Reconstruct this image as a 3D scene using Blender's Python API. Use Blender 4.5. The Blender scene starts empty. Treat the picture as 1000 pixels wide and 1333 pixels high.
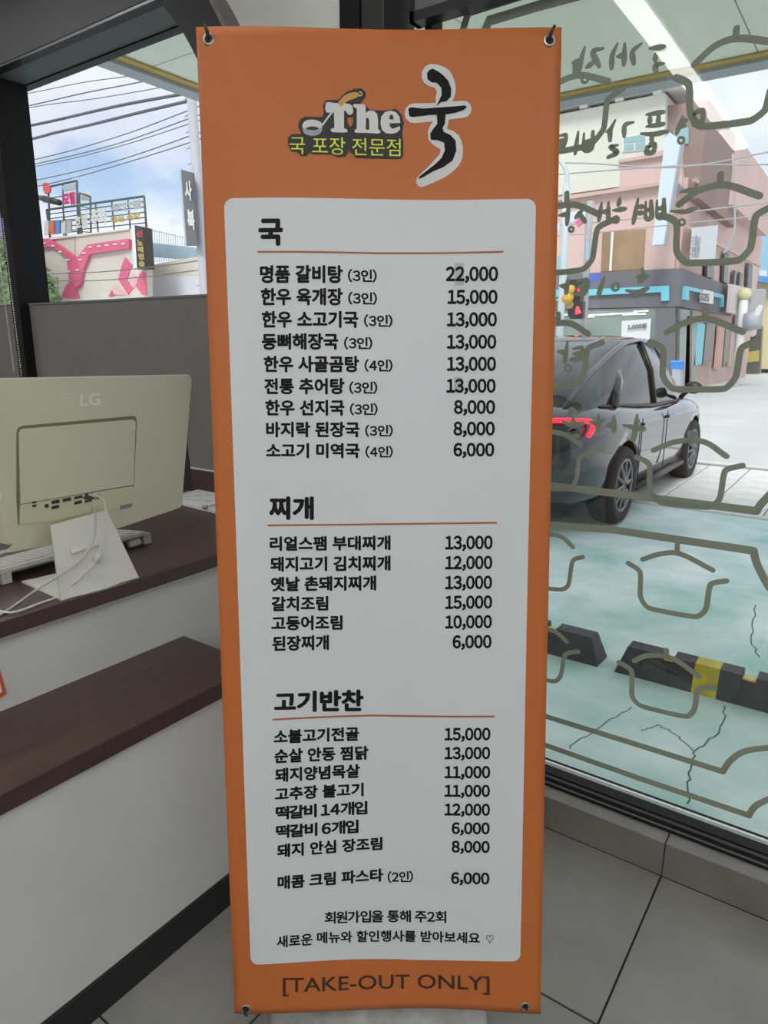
import bpy, bmesh, math, random
import numpy as np
from mathutils import Matrix, Vector

# ------------------------------------------------------------------ camera
# world frame: X runs along the shop front (to the right), Y points out through it, Z up
FPX = 900.0; PITCH = math.radians(13.8); ROLL = math.radians(-0.27); YAW = math.radians(90 - 54.72)
CAM = np.array([0, 0, 1.40])
f0 = np.array([-math.sin(YAW), math.cos(YAW), 0]); r0 = np.array([math.cos(YAW), math.sin(YAW), 0]); z0 = np.array([0, 0, 1.0])
FW = math.cos(PITCH) * f0 - math.sin(PITCH) * z0
u0 = math.sin(PITCH) * f0 + math.cos(PITCH) * z0
RT = math.cos(ROLL) * r0 - math.sin(ROLL) * u0
UP = math.sin(ROLL) * r0 + math.cos(ROLL) * u0
scene = bpy.context.scene
COL = scene.collection
cd = bpy.data.cameras.new('camera'); cam = bpy.data.objects.new('camera', cd); COL.objects.link(cam)
cd.sensor_fit = 'HORIZONTAL'; cd.sensor_width = 36; cd.lens = 36 * FPX / 1000; cd.clip_end = 2000; cd.clip_start = 0.02
M = Matrix([[RT[i], UP[i], -FW[i], CAM[i]] for i in range(3)] + [[0, 0, 0, 1]])
cam.matrix_world = M
scene.camera = cam

# ------------------------------------------------------------------ world
world = bpy.data.worlds.new('sky'); scene.world = world; world.use_nodes = True
nt = world.node_tree; nt.nodes.clear()
def wn(t, **k):
    n = nt.nodes.new(t)
    for a, b in k.items(): setattr(n, a, b)
    return n
tc = wn('ShaderNodeTexCoord'); mp = wn('ShaderNodeMapping'); mp.inputs['Scale'].default_value = (1, 1, 1.9)
n1 = wn('ShaderNodeTexNoise'); n1.inputs['Scale'].default_value = 2.3; n1.inputs['Detail'].default_value = 7; n1.inputs['Roughness'].default_value = .5
n2 = wn('ShaderNodeTexNoise'); n2.inputs['Scale'].default_value = 4.5; n2.inputs['Detail'].default_value = 5
mp2 = wn('ShaderNodeMapping'); mp2.inputs['Location'].default_value = (3.1, .4, 1.7); mp2.inputs['Scale'].default_value = (1, 1, 2.2)
r1 = wn('ShaderNodeValToRGB'); r1.color_ramp.elements[0].position = .34; r1.color_ramp.elements[0].color = (.56, .72, .92, 1)
r1.color_ramp.elements[1].position = .39; r1.color_ramp.elements[1].color = (.93, .95, 1, 1)
r2 = wn('ShaderNodeValToRGB'); r2.color_ramp.elements[0].position = .36; r2.color_ramp.elements[0].color = (.76, .80, .90, 1)
r2.color_ramp.elements[1].position = .60; r2.color_ramp.elements[1].color = (1, 1, 1, 1)
mx = wn('ShaderNodeMixRGB', blend_type='MULTIPLY'); mx.inputs[0].default_value = 1
bg = wn('ShaderNodeBackground'); bg.inputs['Strength'].default_value = 1.2; wo = wn('ShaderNodeOutputWorld')
L = nt.links.new
L(tc.outputs['Generated'], mp.inputs[0]); L(mp.outputs[0], n1.inputs['Vector']); L(tc.outputs['Generated'], mp2.inputs[0]); L(mp2.outputs[0], n2.inputs['Vector'])
L(n1.outputs['Fac'], r1.inputs[0]); L(n2.outputs['Fac'], r2.inputs[0]); L(r1.outputs[0], mx.inputs[1]); L(r2.outputs[0], mx.inputs[2])
L(mx.outputs[0], bg.inputs['Color']); L(bg.outputs[0], wo.inputs[0])
sd = bpy.data.lights.new('sun', 'SUN'); sd.energy = 2.4; sd.angle = math.radians(20); sd.color = (1, .97, .92)
sun = bpy.data.objects.new('sun', sd); COL.objects.link(sun); sun.rotation_euler = (math.radians(42), math.radians(12), 0)
scene.view_settings.view_transform = 'Standard'; scene.view_settings.look = 'None'
scene.view_settings.gamma = 1; scene.view_settings.exposure = 0.0; scene.view_settings.use_curve_mapping = False
LAMP = 7.5; LAMP_FILL = 28.5

# ------------------------------------------------------------------ helpers
def ray(x, y): return FW + RT * (x - 500) / FPX - UP * (y - 666.5) / FPX
def at(x, y, z=None, Y=None, X=None, D=None):
    d = ray(x, y)
    if z is not None: t = (z - CAM[2]) / d[2]
    elif Y is not None: t = (Y - CAM[1]) / d[1]
    elif X is not None: t = (X - CAM[0]) / d[0]
    else: t = D
    return CAM + t * d

def s2l(c): return tuple(((v / 255) / 12.92 if v / 255 <= .04045 else ((v / 255 + .055) / 1.055) ** 2.4) for v in c)

def mat(name, col, rough=.6, metal=0, var=0, vscale=8, bump=0, bscale=60, stretch=None, emit=None, spec=.5, col2=None, trans=0):
    m = bpy.data.materials.new(name); m.use_nodes = True; t = m.node_tree; b = t.nodes['Principled BSDF']
    b.inputs['Base Color'].default_value = (*col, 1); b.inputs['Roughness'].default_value = rough; b.inputs['Metallic'].default_value = metal
    b.inputs['Specular IOR Level'].default_value = spec
    if var or bump or col2:
        c = t.nodes.new('ShaderNodeTexCoord'); mpn = t.nodes.new('ShaderNodeMapping')
        t.links.new(c.outputs['Object'], mpn.inputs[0])
        if stretch: mpn.inputs['Scale'].default_value = stretch
    if var or col2:
        n = t.nodes.new('ShaderNodeTexNoise'); n.inputs['Scale'].default_value = vscale; n.inputs['Detail'].default_value = 8; n.inputs['Roughness'].default_value = .6
        t.links.new(mpn.outputs[0], n.inputs['Vector'])
        r = t.nodes.new('ShaderNodeValToRGB'); r.color_ramp.elements[0].position = .3; r.color_ramp.elements[1].position = .7
        lo = tuple(max(0, v * (1 - var)) for v in col) if not col2 else col
        hi = tuple(min(1, v * (1 + var)) for v in col) if not col2 else col2
        r.color_ramp.elements[0].color = (*lo, 1); r.color_ramp.elements[1].color = (*hi, 1)
        t.links.new(n.outputs['Fac'], r.inputs[0]); t.links.new(r.outputs[0], b.inputs['Base Color'])
    if bump:
        n = t.nodes.new('ShaderNodeTexNoise'); n.inputs['Scale'].default_value = bscale; n.inputs['Detail'].default_value = 6
        t.links.new(mpn.outputs[0], n.inputs['Vector']); bp = t.nodes.new('ShaderNodeBump'); bp.inputs['Strength'].default_value = bump; bp.inputs['Distance'].default_value = .01
        t.links.new(n.outputs['Fac'], bp.inputs['Height']); t.links.new(bp.outputs[0], b.inputs['Normal'])
    if emit: b.inputs['Emission Color'].default_value = (*col, 1); b.inputs['Emission Strength'].default_value = emit
    return m

def M255(name, c, **k): return mat(name, s2l(c), **k)

def glass_mat(name, tint, ior=1.5, rough=0.0):
    m = bpy.data.materials.new(name); m.use_nodes = True; t = m.node_tree; t.nodes.clear()
    o = t.nodes.new('ShaderNodeOutputMaterial'); mixn = t.nodes.new('ShaderNodeMixShader'); tr = t.nodes.new('ShaderNodeBsdfTransparent'); g = t.nodes.new('ShaderNodeBsdfGlossy')
    tr.inputs[0].default_value = (*tint, 1); g.inputs['Roughness'].default_value = rough; g.inputs['Color'].default_value = (1, 1, 1, 1)
    ge = t.nodes.new('ShaderNodeNewGeometry'); dp = t.nodes.new('ShaderNodeVectorMath'); dp.operation = 'DOT_PRODUCT'
    t.links.new(ge.outputs['Incoming'], dp.inputs[0]); t.links.new(ge.outputs['Normal'], dp.inputs[1])
    def mt(op, a, b=None):
        n = t.nodes.new('ShaderNodeMath'); n.operation = op
        for i, v in enumerate((a, b)):
            if v is None: continue
            if isinstance(v, (int, float)): n.inputs[i].default_value = v
            else: t.links.new(v, n.inputs[i])
        return n.outputs[0]
    f = ((ior - 1) / (ior + 1)) ** 2     # Schlick's reflectance, the same from either side of the sheet
    fac = mt('ADD', f, mt('MULTIPLY', 1 - f, mt('POWER', mt('SUBTRACT', 1, mt('ABSOLUTE', dp.outputs['Value'])), 5)))
    t.links.new(fac, mixn.inputs[0]); t.links.new(tr.outputs[0], mixn.inputs[1]); t.links.new(g.outputs[0], mixn.inputs[2]); t.links.new(mixn.outputs[0], o.inputs[0])
    return m

def reg(o, parent=None):
    COL.objects.link(o)
    if parent is not None:
        o.parent = parent
        def wloc(p): return p.location.copy() if p.parent is None else wloc(p.parent) + p.matrix_parent_inverse.translation + p.location
        o.matrix_parent_inverse = Matrix.Translation(-wloc(parent))
    return o

def mesh(name, v, f, m, parent=None, smooth=False):
    me = bpy.data.meshes.new(name); me.from_pydata([tuple(map(float, p)) for p in v], [], f); me.update()
    if m: me.materials.append(m)
    if smooth:
        for p in me.polygons: p.use_smooth = True
    return reg(bpy.data.objects.new(name, me), parent)

def bm_obj(name, bm, m, parent=None, smooth=False):
    bmesh.ops.recalc_face_normals(bm, faces=bm.faces)
    me = bpy.data.meshes.new(name); bm.to_mesh(me); bm.free()
    if m: me.materials.append(m)
    if smooth:
        for p in me.polygons: p.use_smooth = True
    return reg(bpy.data.objects.new(name, me), parent)

def add_box(bm, x0, x1, y0, y1, z0, z1, bevel=0, seg=2, mtx=None):
    r = bmesh.ops.create_cube(bm, size=1)
    vs = r['verts']
    for v in vs:
        v.co = Vector(((x0 + x1) / 2 + v.co.x * (x1 - x0), (y0 + y1) / 2 + v.co.y * (y1 - y0), (z0 + z1) / 2 + v.co.z * (z1 - z0)))
    if bevel:
        es = list({e for v in vs for e in v.link_edges})
        rr = bmesh.ops.bevel(bm, geom=es, offset=bevel, segments=seg, affect='EDGES', profile=.5)
        vs = list({v for f in rr['faces'] for v in f.verts} | {v for v in vs if v.is_valid})
    if mtx is not None:
        bmesh.ops.transform(bm, matrix=mtx, verts=vs)
    return vs

def box(name, x0, x1, y0, y1, z0, z1, m, parent=None, bevel=0, seg=2, mtx=None):
    bm = bmesh.new(); add_box(bm, x0, x1, y0, y1, z0, z1, bevel, seg, mtx)
    return bm_obj(name, bm, m, parent)

def add_tube(bm, pts, rad, seg=8, closed=False):
    pts = [Vector(tuple(map(float, p))) for p in pts]; n = len(pts)
    rads = rad if isinstance(rad, (list, tuple)) else [rad] * n
    rings = []; prev = None
    for i, p in enumerate(pts):
        if closed: d = pts[(i + 1) % n] - pts[i - 1]
        else: d = pts[min(i + 1, n - 1)] - pts[max(i - 1, 0)]
        d.normalize()
        if prev is None:
            a = Vector((0, 0, 1)) if abs(d.z) < .9 else Vector((1, 0, 0))
            s = d.cross(a).normalized()
        else:
            s = (prev - d * prev.dot(d)).normalized()
        prev = s; t = d.cross(s)
        rings.append([bm.verts.new(p + (s * math.cos(2 * math.pi * k / seg) + t * math.sin(2 * math.pi * k / seg)) * rads[i]) for k in range(seg)])
    for i in range(n if closed else n - 1):
        a, b = rings[i], rings[(i + 1) % n]
        for k in range(seg): bm.faces.new((a[k], a[(k + 1) % seg], b[(k + 1) % seg], b[k]))
    if not closed:
        bm.faces.new(rings[0]); bm.faces.new(rings[-1][::-1])

def tube(name, pts, rad, m, parent=None, seg=8, closed=False):
    bm = bmesh.new(); add_tube(bm, pts, rad, seg, closed)
    return bm_obj(name, bm, m, parent, True)

def smooth_path(pts, n=6):
    P = [np.array(p, float) for p in pts]; P = [2 * P[0] - P[1]] + P + [2 * P[-1] - P[-2]]; out = []
    for i in range(1, len(P) - 2):
        for k in range(n):
            t = k / n
            out.append(.5 * ((2 * P[i]) + (-P[i - 1] + P[i + 1]) * t + (2 * P[i - 1] - 5 * P[i] + 4 * P[i + 1] - P[i + 2]) * t ** 2 + (-P[i - 1] + 3 * P[i] - 3 * P[i + 1] + P[i + 2]) * t ** 3))
    out.append(P[-2]); return out

def thing(name, label, cat, loc=(0, 0, 0), group=None, kind=None):
    o = bpy.data.objects.new(name, None); o.empty_display_size = .1; COL.objects.link(o); o.location = tuple(map(float, loc))
    if kind: o['kind'] = kind
    else: o['label'] = label; o['category'] = cat
    if group: o['group'] = group
    return o

def tag(o, label, cat, group=None, kind=None):
    o['label'] = label; o['category'] = cat
    if group: o['group'] = group
    if kind: o['kind'] = kind
    return o

def struct(o): o['kind'] = 'structure'; return o

def plane_pts(px, Y=None, X=None, z=None): return [at(x, y, Y=Y, X=X, z=z) for x, y in px]

def slab(name, px, m, parent=None, Y=None, X=None, z=None, th=.05, off=0.0):
    """prism whose front face is the polygon seen at those pixels on the plane Y=.. or X=.. ; th goes away from the viewer"""
    P = plane_pts(px, Y, X, z)
    d = np.array([0, 1, 0]) if Y is not None else (np.array([-1, 0, 0]) if X is not None else np.array([0, 0, -1]))
    P = [p - d * off for p in P]; n = len(P)
    v = P + [p + d * th for p in P]
    f = [list(range(n)), list(range(2 * n - 1, n - 1, -1))] + [[i, i + n, (i + 1) % n + n, (i + 1) % n] for i in range(n)]
    bm = bmesh.new(); bv = [bm.verts.new(tuple(map(float, p))) for p in v]
    for q in f: bm.faces.new([bv[k] for k in q])
    return bm_obj(name, bm, m, parent)

def rect(x0, y0, x1, y1): return [(x0, y0), (x1, y0), (x1, y1), (x0, y1)]

_tc = {}
def raw(s):
    if s in _tc: return _tc[s]
    c = bpy.data.curves.new('t', 'FONT'); c.body = s; c.size = 1; c.resolution_u = 3
    o = bpy.data.objects.new('t', c); COL.objects.link(o); bpy.context.view_layer.update()
    me = o.to_mesh(); V = np.array([tuple(v.co)[:2] for v in me.vertices]); Fs = [tuple(p.vertices) for p in me.polygons]
    o.to_mesh_clear(); bpy.data.objects.remove(o); bpy.data.curves.remove(c)
    _tc[s] = (V, Fs); return V, Fs
WIDE = {**{str(i): chr(0xFF10 + i) for i in range(10)}, ',': '\uff0c', '(': '\uff08', ')': '\uff09'}
def glyphs(s, bold=0.0):
    k = (s, bold)
    if k in _tc: return _tc[k]
    if any(c in WIDE for c in s):     # set figures one by one with their own spacing
        V = []; Fs = []; x = 0
        for c in s:
            if c == ' ': x += .25; continue
            v, f = raw(WIDE.get(c, c)); lo, hi = v[:, 0].min(), v[:, 0].max(); b = sum(len(q) for q in V)
            sx = .94 if c in '0123456789' else 1
            v = v.copy(); v[:, 0] = (v[:, 0] - lo) * sx + x
            if c == '1': x -= .02
            V.append(v); Fs += [tuple(i + b for i in p) for p in f]; x += (hi - lo) * sx + (.07 if c not in WIDE else .085)
        V = np.concatenate(V)
    else: V, Fs = raw(s)
    n = len(V); d = bold; VV = [V]; FF = list(Fs)
    if d > 0:
        for q, (a, b) in enumerate(((1, 0), (-1, 0), (0, 1), (0, -1), (.7, .7), (-.7, .7), (.7, -.7), (-.7, -.7))):
            VV.append(V + np.array([a * d, b * d])); FF += [tuple(i + n * (q + 1) for i in p) for p in Fs]
    V = np.concatenate(VV); lay = np.repeat(np.arange(len(VV)), n)
    lo, hi = V.min(0), V.max(0); V = (V - lo) / (hi - lo)
    _tc[k] = (V, FF); return V, FF

def text_on(name, s, quad, m, parent, fn, bold=.02):
    """quad: TL,TR,BR,BL pixel corners of the text's bounding box; fn maps pixel -> 3D"""
    V, Fs = glyphs(s, bold); TL, TR, BR, BL = [np.array(q, float) for q in quad]
    P = []; n0 = len(V) // (9 if bold > 0 else 1)
    for a, b in V:
        p = (BL * (1 - a) + BR * a) * (1 - b) + (TL * (1 - a) + TR * a) * b
        q = fn(p[0], p[1]); d = CAM - q; P.append(q + d * (1e-5 * max(1, np.linalg.norm(d) / 2) * (len(P) // n0)))
    return mesh(name, P, Fs, m, parent)

def ribbon(bm, pts2, w, fn):
    """rounded stroke through 2D points (plane metres), fn maps plane 2D to 3D"""
    P = [np.array(p, float) for p in pts2]; n = len(P); W = w if isinstance(w, (list, tuple)) else [w] * n
    Lft, Rgt = [], []
    for i in range(n):
        a = P[min(i + 1, n - 1)] - P[i] if i < n - 1 else P[i] - P[i - 1]
        b = P[i] - P[i - 1] if i > 0 else a
        a = a / (np.hypot(*a) + 1e-9); b = b / (np.hypot(*b) + 1e-9); d = a + b
        if np.hypot(*d) < .3: d = a
        d = d / np.hypot(*d); nn = np.array([-d[1], d[0]]); k = 1 / max(.6, abs(a @ d))
        Lft.append(P[i] + nn * W[i] / 2 * k); Rgt.append(P[i] - nn * W[i] / 2 * k)
    def cap(c, d, w):
        ang = math.atan2(d[1], d[0]); return [c + w / 2 * np.array([math.cos(ang + t), math.sin(ang + t)]) for t in np.linspace(math.pi / 2, -math.pi / 2, 7)[1:-1]]
    de = P[-1] - P[-2]; ds = P[0] - P[1]; closed = np.hypot(*(P[0] - P[-1])) < 1e-6
    for i in range(n - 1):
        q = [Lft[i], Lft[i + 1], Rgt[i + 1], Rgt[i]]
        bm.faces.new([bm.verts.new(tuple(map(float, fn(*p)))) for p in q])
    for c, d, l, r, w_ in ((P[-1], de, Lft[-1], Rgt[-1], W[-1]), (P[0], ds, Rgt[0], Lft[0], W[0])):
        if closed: break
        q = [l] + cap(c, d, w_) + [r]
        bm.faces.new([bm.verts.new(tuple(map(float, fn(*p)))) for p in q])

# ------------------------------------------------------------------ materials
m_tile = mat('floor_tile', (.255, .245, .232), rough=.33, var=.16, vscale=3, bump=.03)
m_kerb = mat('kerb_tile', (.205, .19, .18), rough=.4, var=.16, vscale=5, bump=.03)
m_grout = mat('grout', (.015, .015, .015), rough=.9)
m_black = mat('black_metal', (.009, .009, .011), rough=.55, spec=.22)
m_dgrey = mat('dark_grey_metal', (.035, .036, .036), rough=.35, metal=.3)
m_alu = mat('alu_edge', (.35, .35, .34), rough=.35, metal=.8)
m_soffit = mat('grey_soffit', (.14, .145, .15), rough=.7, var=.05)
m_gwall = mat('grey_wall', (.17, .162, .152), rough=.75, var=.05, bump=.03)
m_white = mat('white_panel', (.60, .60, .585), rough=.5, var=.04, vscale=4)
m_wwall = mat('white_wall', (.66, .67, .64), rough=.7, var=.02)
m_wood = mat('dark_wood', (.055, .030, .024), rough=.32, col2=(.095, .055, .042), vscale=5, stretch=(14, 1.2, 8), bump=.06, bscale=30)
m_woodedge = mat('dark_wood_edge', (.058, .028, .027), rough=.5, var=.15, vscale=20, stretch=(1, 8, 1))
m_kick = mat('black_kick', (.012, .012, .013), rough=.5)
m_cream = mat('cream_plastic', (.53, .51, .385), rough=.38, var=.02)
m_creamd = mat('cream_plastic_stand', (.66, .655, .60), rough=.35)
m_port = mat('port_dark', (.02, .02, .022), rough=.5)
m_cable = mat('cable_grey', (.52, .52, .47), rough=.45)
m_glass = glass_mat('window_glass', (.965, .99, .98), 1.52)
m_glassL = glass_mat('window_glass_clear', (.97, .98, .98), 1.45)
m_lamp = mat('lamp_tube', (1, .98, .95), emit=LAMP); m_lampfill = mat('fill_lamp_tube', (1, .98, .95), emit=LAMP_FILL)
m_orange = mat('orange_fabric', (.545, .158, .042), rough=.48, spec=.35)
m_panel = mat('print_white', (.70, .735, .775), rough=.45, spec=.35)
m_ink = mat('print_black', (.012, .012, .014), rough=.6, spec=.15)
m_rule = mat('print_brown_rule', (.42, .155, .05), rough=.5, spec=.3)
m_lgreen = mat('print_lime', (.72, .80, .09), rough=.5, spec=.3)
m_lwhite = mat('print_logo_white', (.72, .72, .72), rough=.5, spec=.3)
m_lgrey = mat('print_logo_grey', (.36, .40, .47), rough=.5, spec=.3)
m_lwood = mat('print_logo_wood', (.62, .36, .11), rough=.5, spec=.3)
m_ldark = mat('print_logo_dark', (.035, .035, .037), rough=.5, spec=.3)
m_steel = mat('steel', (.5, .5, .48), rough=.3, metal=1)
m_tape = mat('tape', (.5, .53, .54), rough=.25)
m_stone = mat('stand_base_plastic', (.26, .26, .25), rough=.5, col2=(.5, .5, .48), vscale=14)
m_tapeo = mat('orange_frame', (.62, .10, .03), rough=.5)
m_paper = mat('paper', (.72, .73, .74), rough=.7)

# ------------------------------------------------------------------ room shell
YW = 1.727      # inner face of the shop front
YG = 1.865      # big glass pane
flo = struct(box('floor', -4.2, 2.6, -3.6, YW, -.06, -.004, m_grout))
g = .0025
me_tile = None
for i in range(-6, 5):
    for j in range(-6, 2):
        x0, y0 = -.298 + .6 * i, 1.213 - .6 * j - .6
        X0, X1, Y0, Y1 = x0 + g, x0 + .6 - g, y0 + g, min(y0 + .6 - g, YW)
        if X1 < -4.2 or X0 > 2.6: continue
        if Y0 < -3.0 or Y0 >= YW: continue
        if y0 > .9:  # cut row against the kerb
            box('tile', X0, X1, Y0, Y1, -.012, 0, m_tile, flo); continue
        if me_tile is None:
            o = box('tile', -.3 + g, .3 - g, -.3 + g, .3 - g, -.012, 0, m_tile, flo, bevel=.0015, seg=1); me_tile = o.data
            o.location = (x0 + .3, y0 + .3, 0)
        else:
            o = bpy.data.objects.new('tile', me_tile); reg(o, flo); o.location = (x0 + .3, y0 + .3, 0)
for k in range(-6, 2):   # last row against the kerb
    pass
# kerb under the big window
kerb = struct(thing('trim_1', '', '', (0, YW, 0), kind='structure'))
for x0, x1 in ((-1.22, -.90), (-.90, -.2985), (-.2955, .3), (.303, .9), (.903, 1.5), (1.503, 2.1)):
    box('tile', x0, x1, YW, YW + .012, .003, .098, m_kerb, kerb)
    box('cap', x0, x1, YW - .002, YW + .05, .098, .106, m_kerb, kerb, bevel=.002)
box('backing', -1.22, 2.6, YW + .012, YW + .2, -.06, .096, m_grout, kerb)
ceil = struct(box('ceiling', -4.2, 2.6, -3.6, 1.95, 2.75, 2.85, mat('ceiling_paint', (.72, .72, .70), rough=.8)))
struct(box('wall_back', -4.2, 2.6, -3.75, -3.6, -.06, 2.85, m_wwall))
struct(box('wall_left', -4.35, -4.2, -3.75, YW, -.06, 2.85, m_wwall))
struct(box('wall_right', 2.6, 2.75, -3.75, 1.95, -.06, 2.85, m_wwall))
wf = struct(thing('wall_front', '', '', (0, YW, 0), kind='structure'))
box('lower_wall', -4.35, -1.98, YW, YW + .14, -.06, 1.555, m_gwall, wf)
box('pier', -1.98, -1.372, YW, YW + .14, -.06, 2.85, mat('pier_paint', (.86, .88, .84), rough=.7), wf)
box('pier_edge', -1.375, -1.368, YW - .004, YW + .0, -.0, 2.75, m_alu, wf)
box('bulkhead', -4.35, -1.98, 1.646, YW + .14, 2.472, 2.75, m_soffit, wf)
box('bulkhead_trim', -4.35, -1.98, 1.6445, 1.6485, 2.462, 2.468, m_alu, wf)
# black post between window and shop glass, with the narrow sidelight beside it
post = struct(thing('trim_2', '', '', (-1.295, YW, 0), kind='structure'))
box('post', -1.368, -1.30, YW - .02, YW + .14, 0, 2.75, m_black, post, bevel=.003)
box('post', -1.298, -1.222, YW - .012, YW + .14, 0, 2.75, m_dgrey, post, bevel=.003)
m_sealant = mat('white_sealant', (.93, .94, .93), rough=.6)
# ---- window_1: left strip window above the grey wall
w1 = struct(thing('window_1', '', '', (-3, YW, 1.56), kind='structure'))
box('window_sill', -4.2, -1.98, YW - .004, YW + .15, 1.553, 1.563, m_soffit, w1, bevel=.002)
box('window_head', -4.2, -1.98, 1.648, 1.692, 2.464, 2.471, m_black, w1)
box('window_reveal', -4.2, -1.98, 1.692, YW + .14, 2.467, 2.50, m_soffit, w1)
box('window_frame', -4.2, -1.98, YW + .09, YW + .13, 2.462, 2.49, m_black, w1)
box('window_frame', -4.2, -1.98, YW + .09, YW + .13, 1.563, 1.570, m_dgrey, w1)
box('window_pane', -4.2, -1.98, YW + .108, YW + .112, 1.57, 2.465, m_glassL, w1)
box('column', -3.26, -3.19, 1.68, YW + .10, .84, 2.47, m_black, w1, bevel=.003)

# ---- window_2: big shop glass with vinyl
w2 = struct(thing('window_2', '', '', (.5, YG, .1), kind='structure'))
box('bottom_rail', -1.22, 2.6, 1.775, 1.80, .104, .112, m_black, w2)
box('bottom_rail', -1.22, 2.6, 1.80, 1.815, .104, .118, m_dgrey, w2, bevel=.002)
box('bottom_rail', -1.22, 2.6, 1.815, 1.855, .100, .122, m_black, w2, bevel=.002)
box('bottom_track', -1.22, 2.6, 1.780, 1.784, .112, .114, m_soffit, w2)
box('sealant_strip', -1.22, 2.6, YG + .004, YG + .012, .095, .122, m_sealant, w2)
box('window_pane', -1.148, 2.6, YG - .003, YG + .003, .12, 2.62, m_glass, w2)
box('mullion', -1.168, -1.148, YG - .03, YG + .03, .1, 2.75, m_black, w2)
box('window_pane', -1.222, -1.168, YG - .003, YG + .003, .12, 2.62, m_glass, w2)
box('top_rail', -1.222, 2.6, YG - .03, YG + .03, 2.60, 2.75, m_black, w2)
box('transom_box', -1.175, 2.6, 1.79, 1.83, 2.268, 2.60, m_soffit, w2)
box('transom_frame', -1.185, 2.6, 1.785, 1.832, 2.243, 2.268, m_dgrey, w2)
box('transom_frame', -1.188, -1.173, 1.785, 1.832, 2.243, 2.60, m_dgrey, w2)

# vinyl decals
m_vinyl = bpy.data.materials.new('vinyl'); m_vinyl.use_nodes = True
t_ = m_vinyl.node_tree; t_.nodes.clear(); o_ = t_.nodes.new('ShaderNodeOutputMaterial'); a_ = t_.nodes.new('ShaderNodeBsdfDiffuse'); b_ = t_.nodes.new('ShaderNodeBsdfTranslucent')
a_.inputs[0].default_value = (.31, .345, .275, 1); b_.inputs[0].default_value = (.20, .22, .17, 1); x_ = t_.nodes.new('ShaderNodeMixShader'); x_.inputs[0].default_value = .22
t_.links.new(a_.outputs[0], x_.inputs[1]); t_.links.new(b_.outputs[0], x_.inputs[2]); t_.links.new(x_.outputs[0], o_.inputs[0])
YV = YG - .0035
def g2(px): return [at(x, y, Y=YV)[[0, 2]] for x, y in px]
_lay = [0]
def g3(a, b): return (a, YV - _lay[0] * .00004, b)
def wpx(p, w): return w * float(np.dot(at(*p, Y=YV) - CAM, FW)) / FPX * .98
def decal(name, strokes, parent=w2, taper=False):
    bm = bmesh.new()
    for pts, w, sm in strokes:
        q = g2(pts)
        if sm: q = smooth_path(q, 6)
        _lay[0] = (_lay[0] + 1) % 40
        W = wpx(pts[len(pts) // 2], w)
        if taper:
            if len(q) == 2: q = [q[0] + (q[1] - q[0]) * k / 5 for k in range(6)]
            W = [W * float(v) for v in np.interp(np.linspace(0, 1, len(q)), (0, .35, .75, 1), (.45, .85, 1.05, .75))]
        ribbon(bm, q, W, g3)
    # push overlapping strokes together on one sheet
    return bm_obj(name, bm, m_vinyl, parent)
def corners(P, n=3):
    """round the pot's corners by cutting them"""
    P = [np.array(p, float) for p in P]
    for _ in range(n):
        Q_ = [P[0]]
        for a, b in zip(P, P[1:]):
            k = min(.25, 4.0 / (np.hypot(*(b - a)) + 1e-6)) if _ == 0 else .25
            Q_ += [a * (1 - k) + b * k, a * k + b * (1 - k)]
        P = Q_ + [P[-1]]
    return [tuple(p) for p in P]
pots = [
 ([(884,266),(910,248),(944,241),(989,255)], [(938,241),(938,227)], [(861,280),(882,288),(880,328),(892,343),(962,340),(978,324),(983,280),(1003,270)], 9),
 ([(716,270),(728,268),(751,267),(780,279)], [(738,265),(738,252)], [(801,285),(777,296),(772,338),(759,352),(712,356)], 8),
 ([(904,84),(931,60),(961,50),(1008,55)], [(958,48),(959,37)], [(880,101),(898,108),(898,148),(911,166),(978,158),(997,144),(1003,118)], 9),
 ([(715,115),(732,105),(757,98),(792,106)], [(749,98),(749,84)], [(811,116),(790,129),(787,168),(769,190),(712,200)], 8),
 ([(868,433),(892,420),(922,415),(967,432)], [(918,413),(918,403)], [(847,445),(865,453),(862,490),(875,507),(945,507),(959,491),(964,452),(986,444)], 8.5),
 ([(712,422),(742,421),(766,435)], [(727,421),(727,409)], [(784,446),(764,453),(761,488),(748,502),(708,502)], 8),
 ([(851,586),(880,575),(916,575),(946,594)], [(899,574),(899,563)], [(829,595),(847,603),(845,638),(859,655),(925,661),(938,650),(943,611),(967,606)], 7.5),
 ([(708,560),(736,566),(756,579)], None, [(785,584),(754,594),(751,626),(741,637),(706,636)], 6.5),
 ([(837,728),(860,721),(886,721),(928,742)], [(882,720),(882,709)], [(818,733),(835,743),(833,777),(843,792),(908,804),(920,794),(924,759),(946,756)], 7),
 ([(706,695),(730,698),(746,712)], None, [(759,725),(745,728),(741,762),(733,768),(704,765)], 6),
 ([(826,860),(845,853),(876,857),(910,880)], [(868,855),(868,846)], [(806,862),(824,872),(822,907),(833,919),(895,934),(905,924),(908,895),(931,895)], 7),
 ([(704,818),(723,822),(738,835)], None, [(753,848),(735,850),(731,880),(723,888),(704,883)], 6),
]
for lid, knob, body, w in pots:
    st = [(lid, w, True), (corners(body), w * .98, False)]
    if knob: st.append((knob, w * .95, False))
    decal('pot_decal', st)
decal('border_decal', [([(700,929),(820,966),(941,1004)], 8, False), ([(941,1004),(952,989),(972,977),(1012,972)], 8, True)])
decal('border_decal', [([(700,966),(830,1012),(975,1061)], 8, False), ([(975,1061),(985,1048),(1010,1036)], 8, True)])
decal('border_decal', [([(700,630),(800,642),(985,665)], 10, False), ([(985,665),(992,655),(1012,634)], 10, True)])
decal('border_decal', [([(700,682),(800,690),(981,717)], 10, False), ([(981,717),(986,735),(1000,762),(1012,775)], 10, True)])
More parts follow.
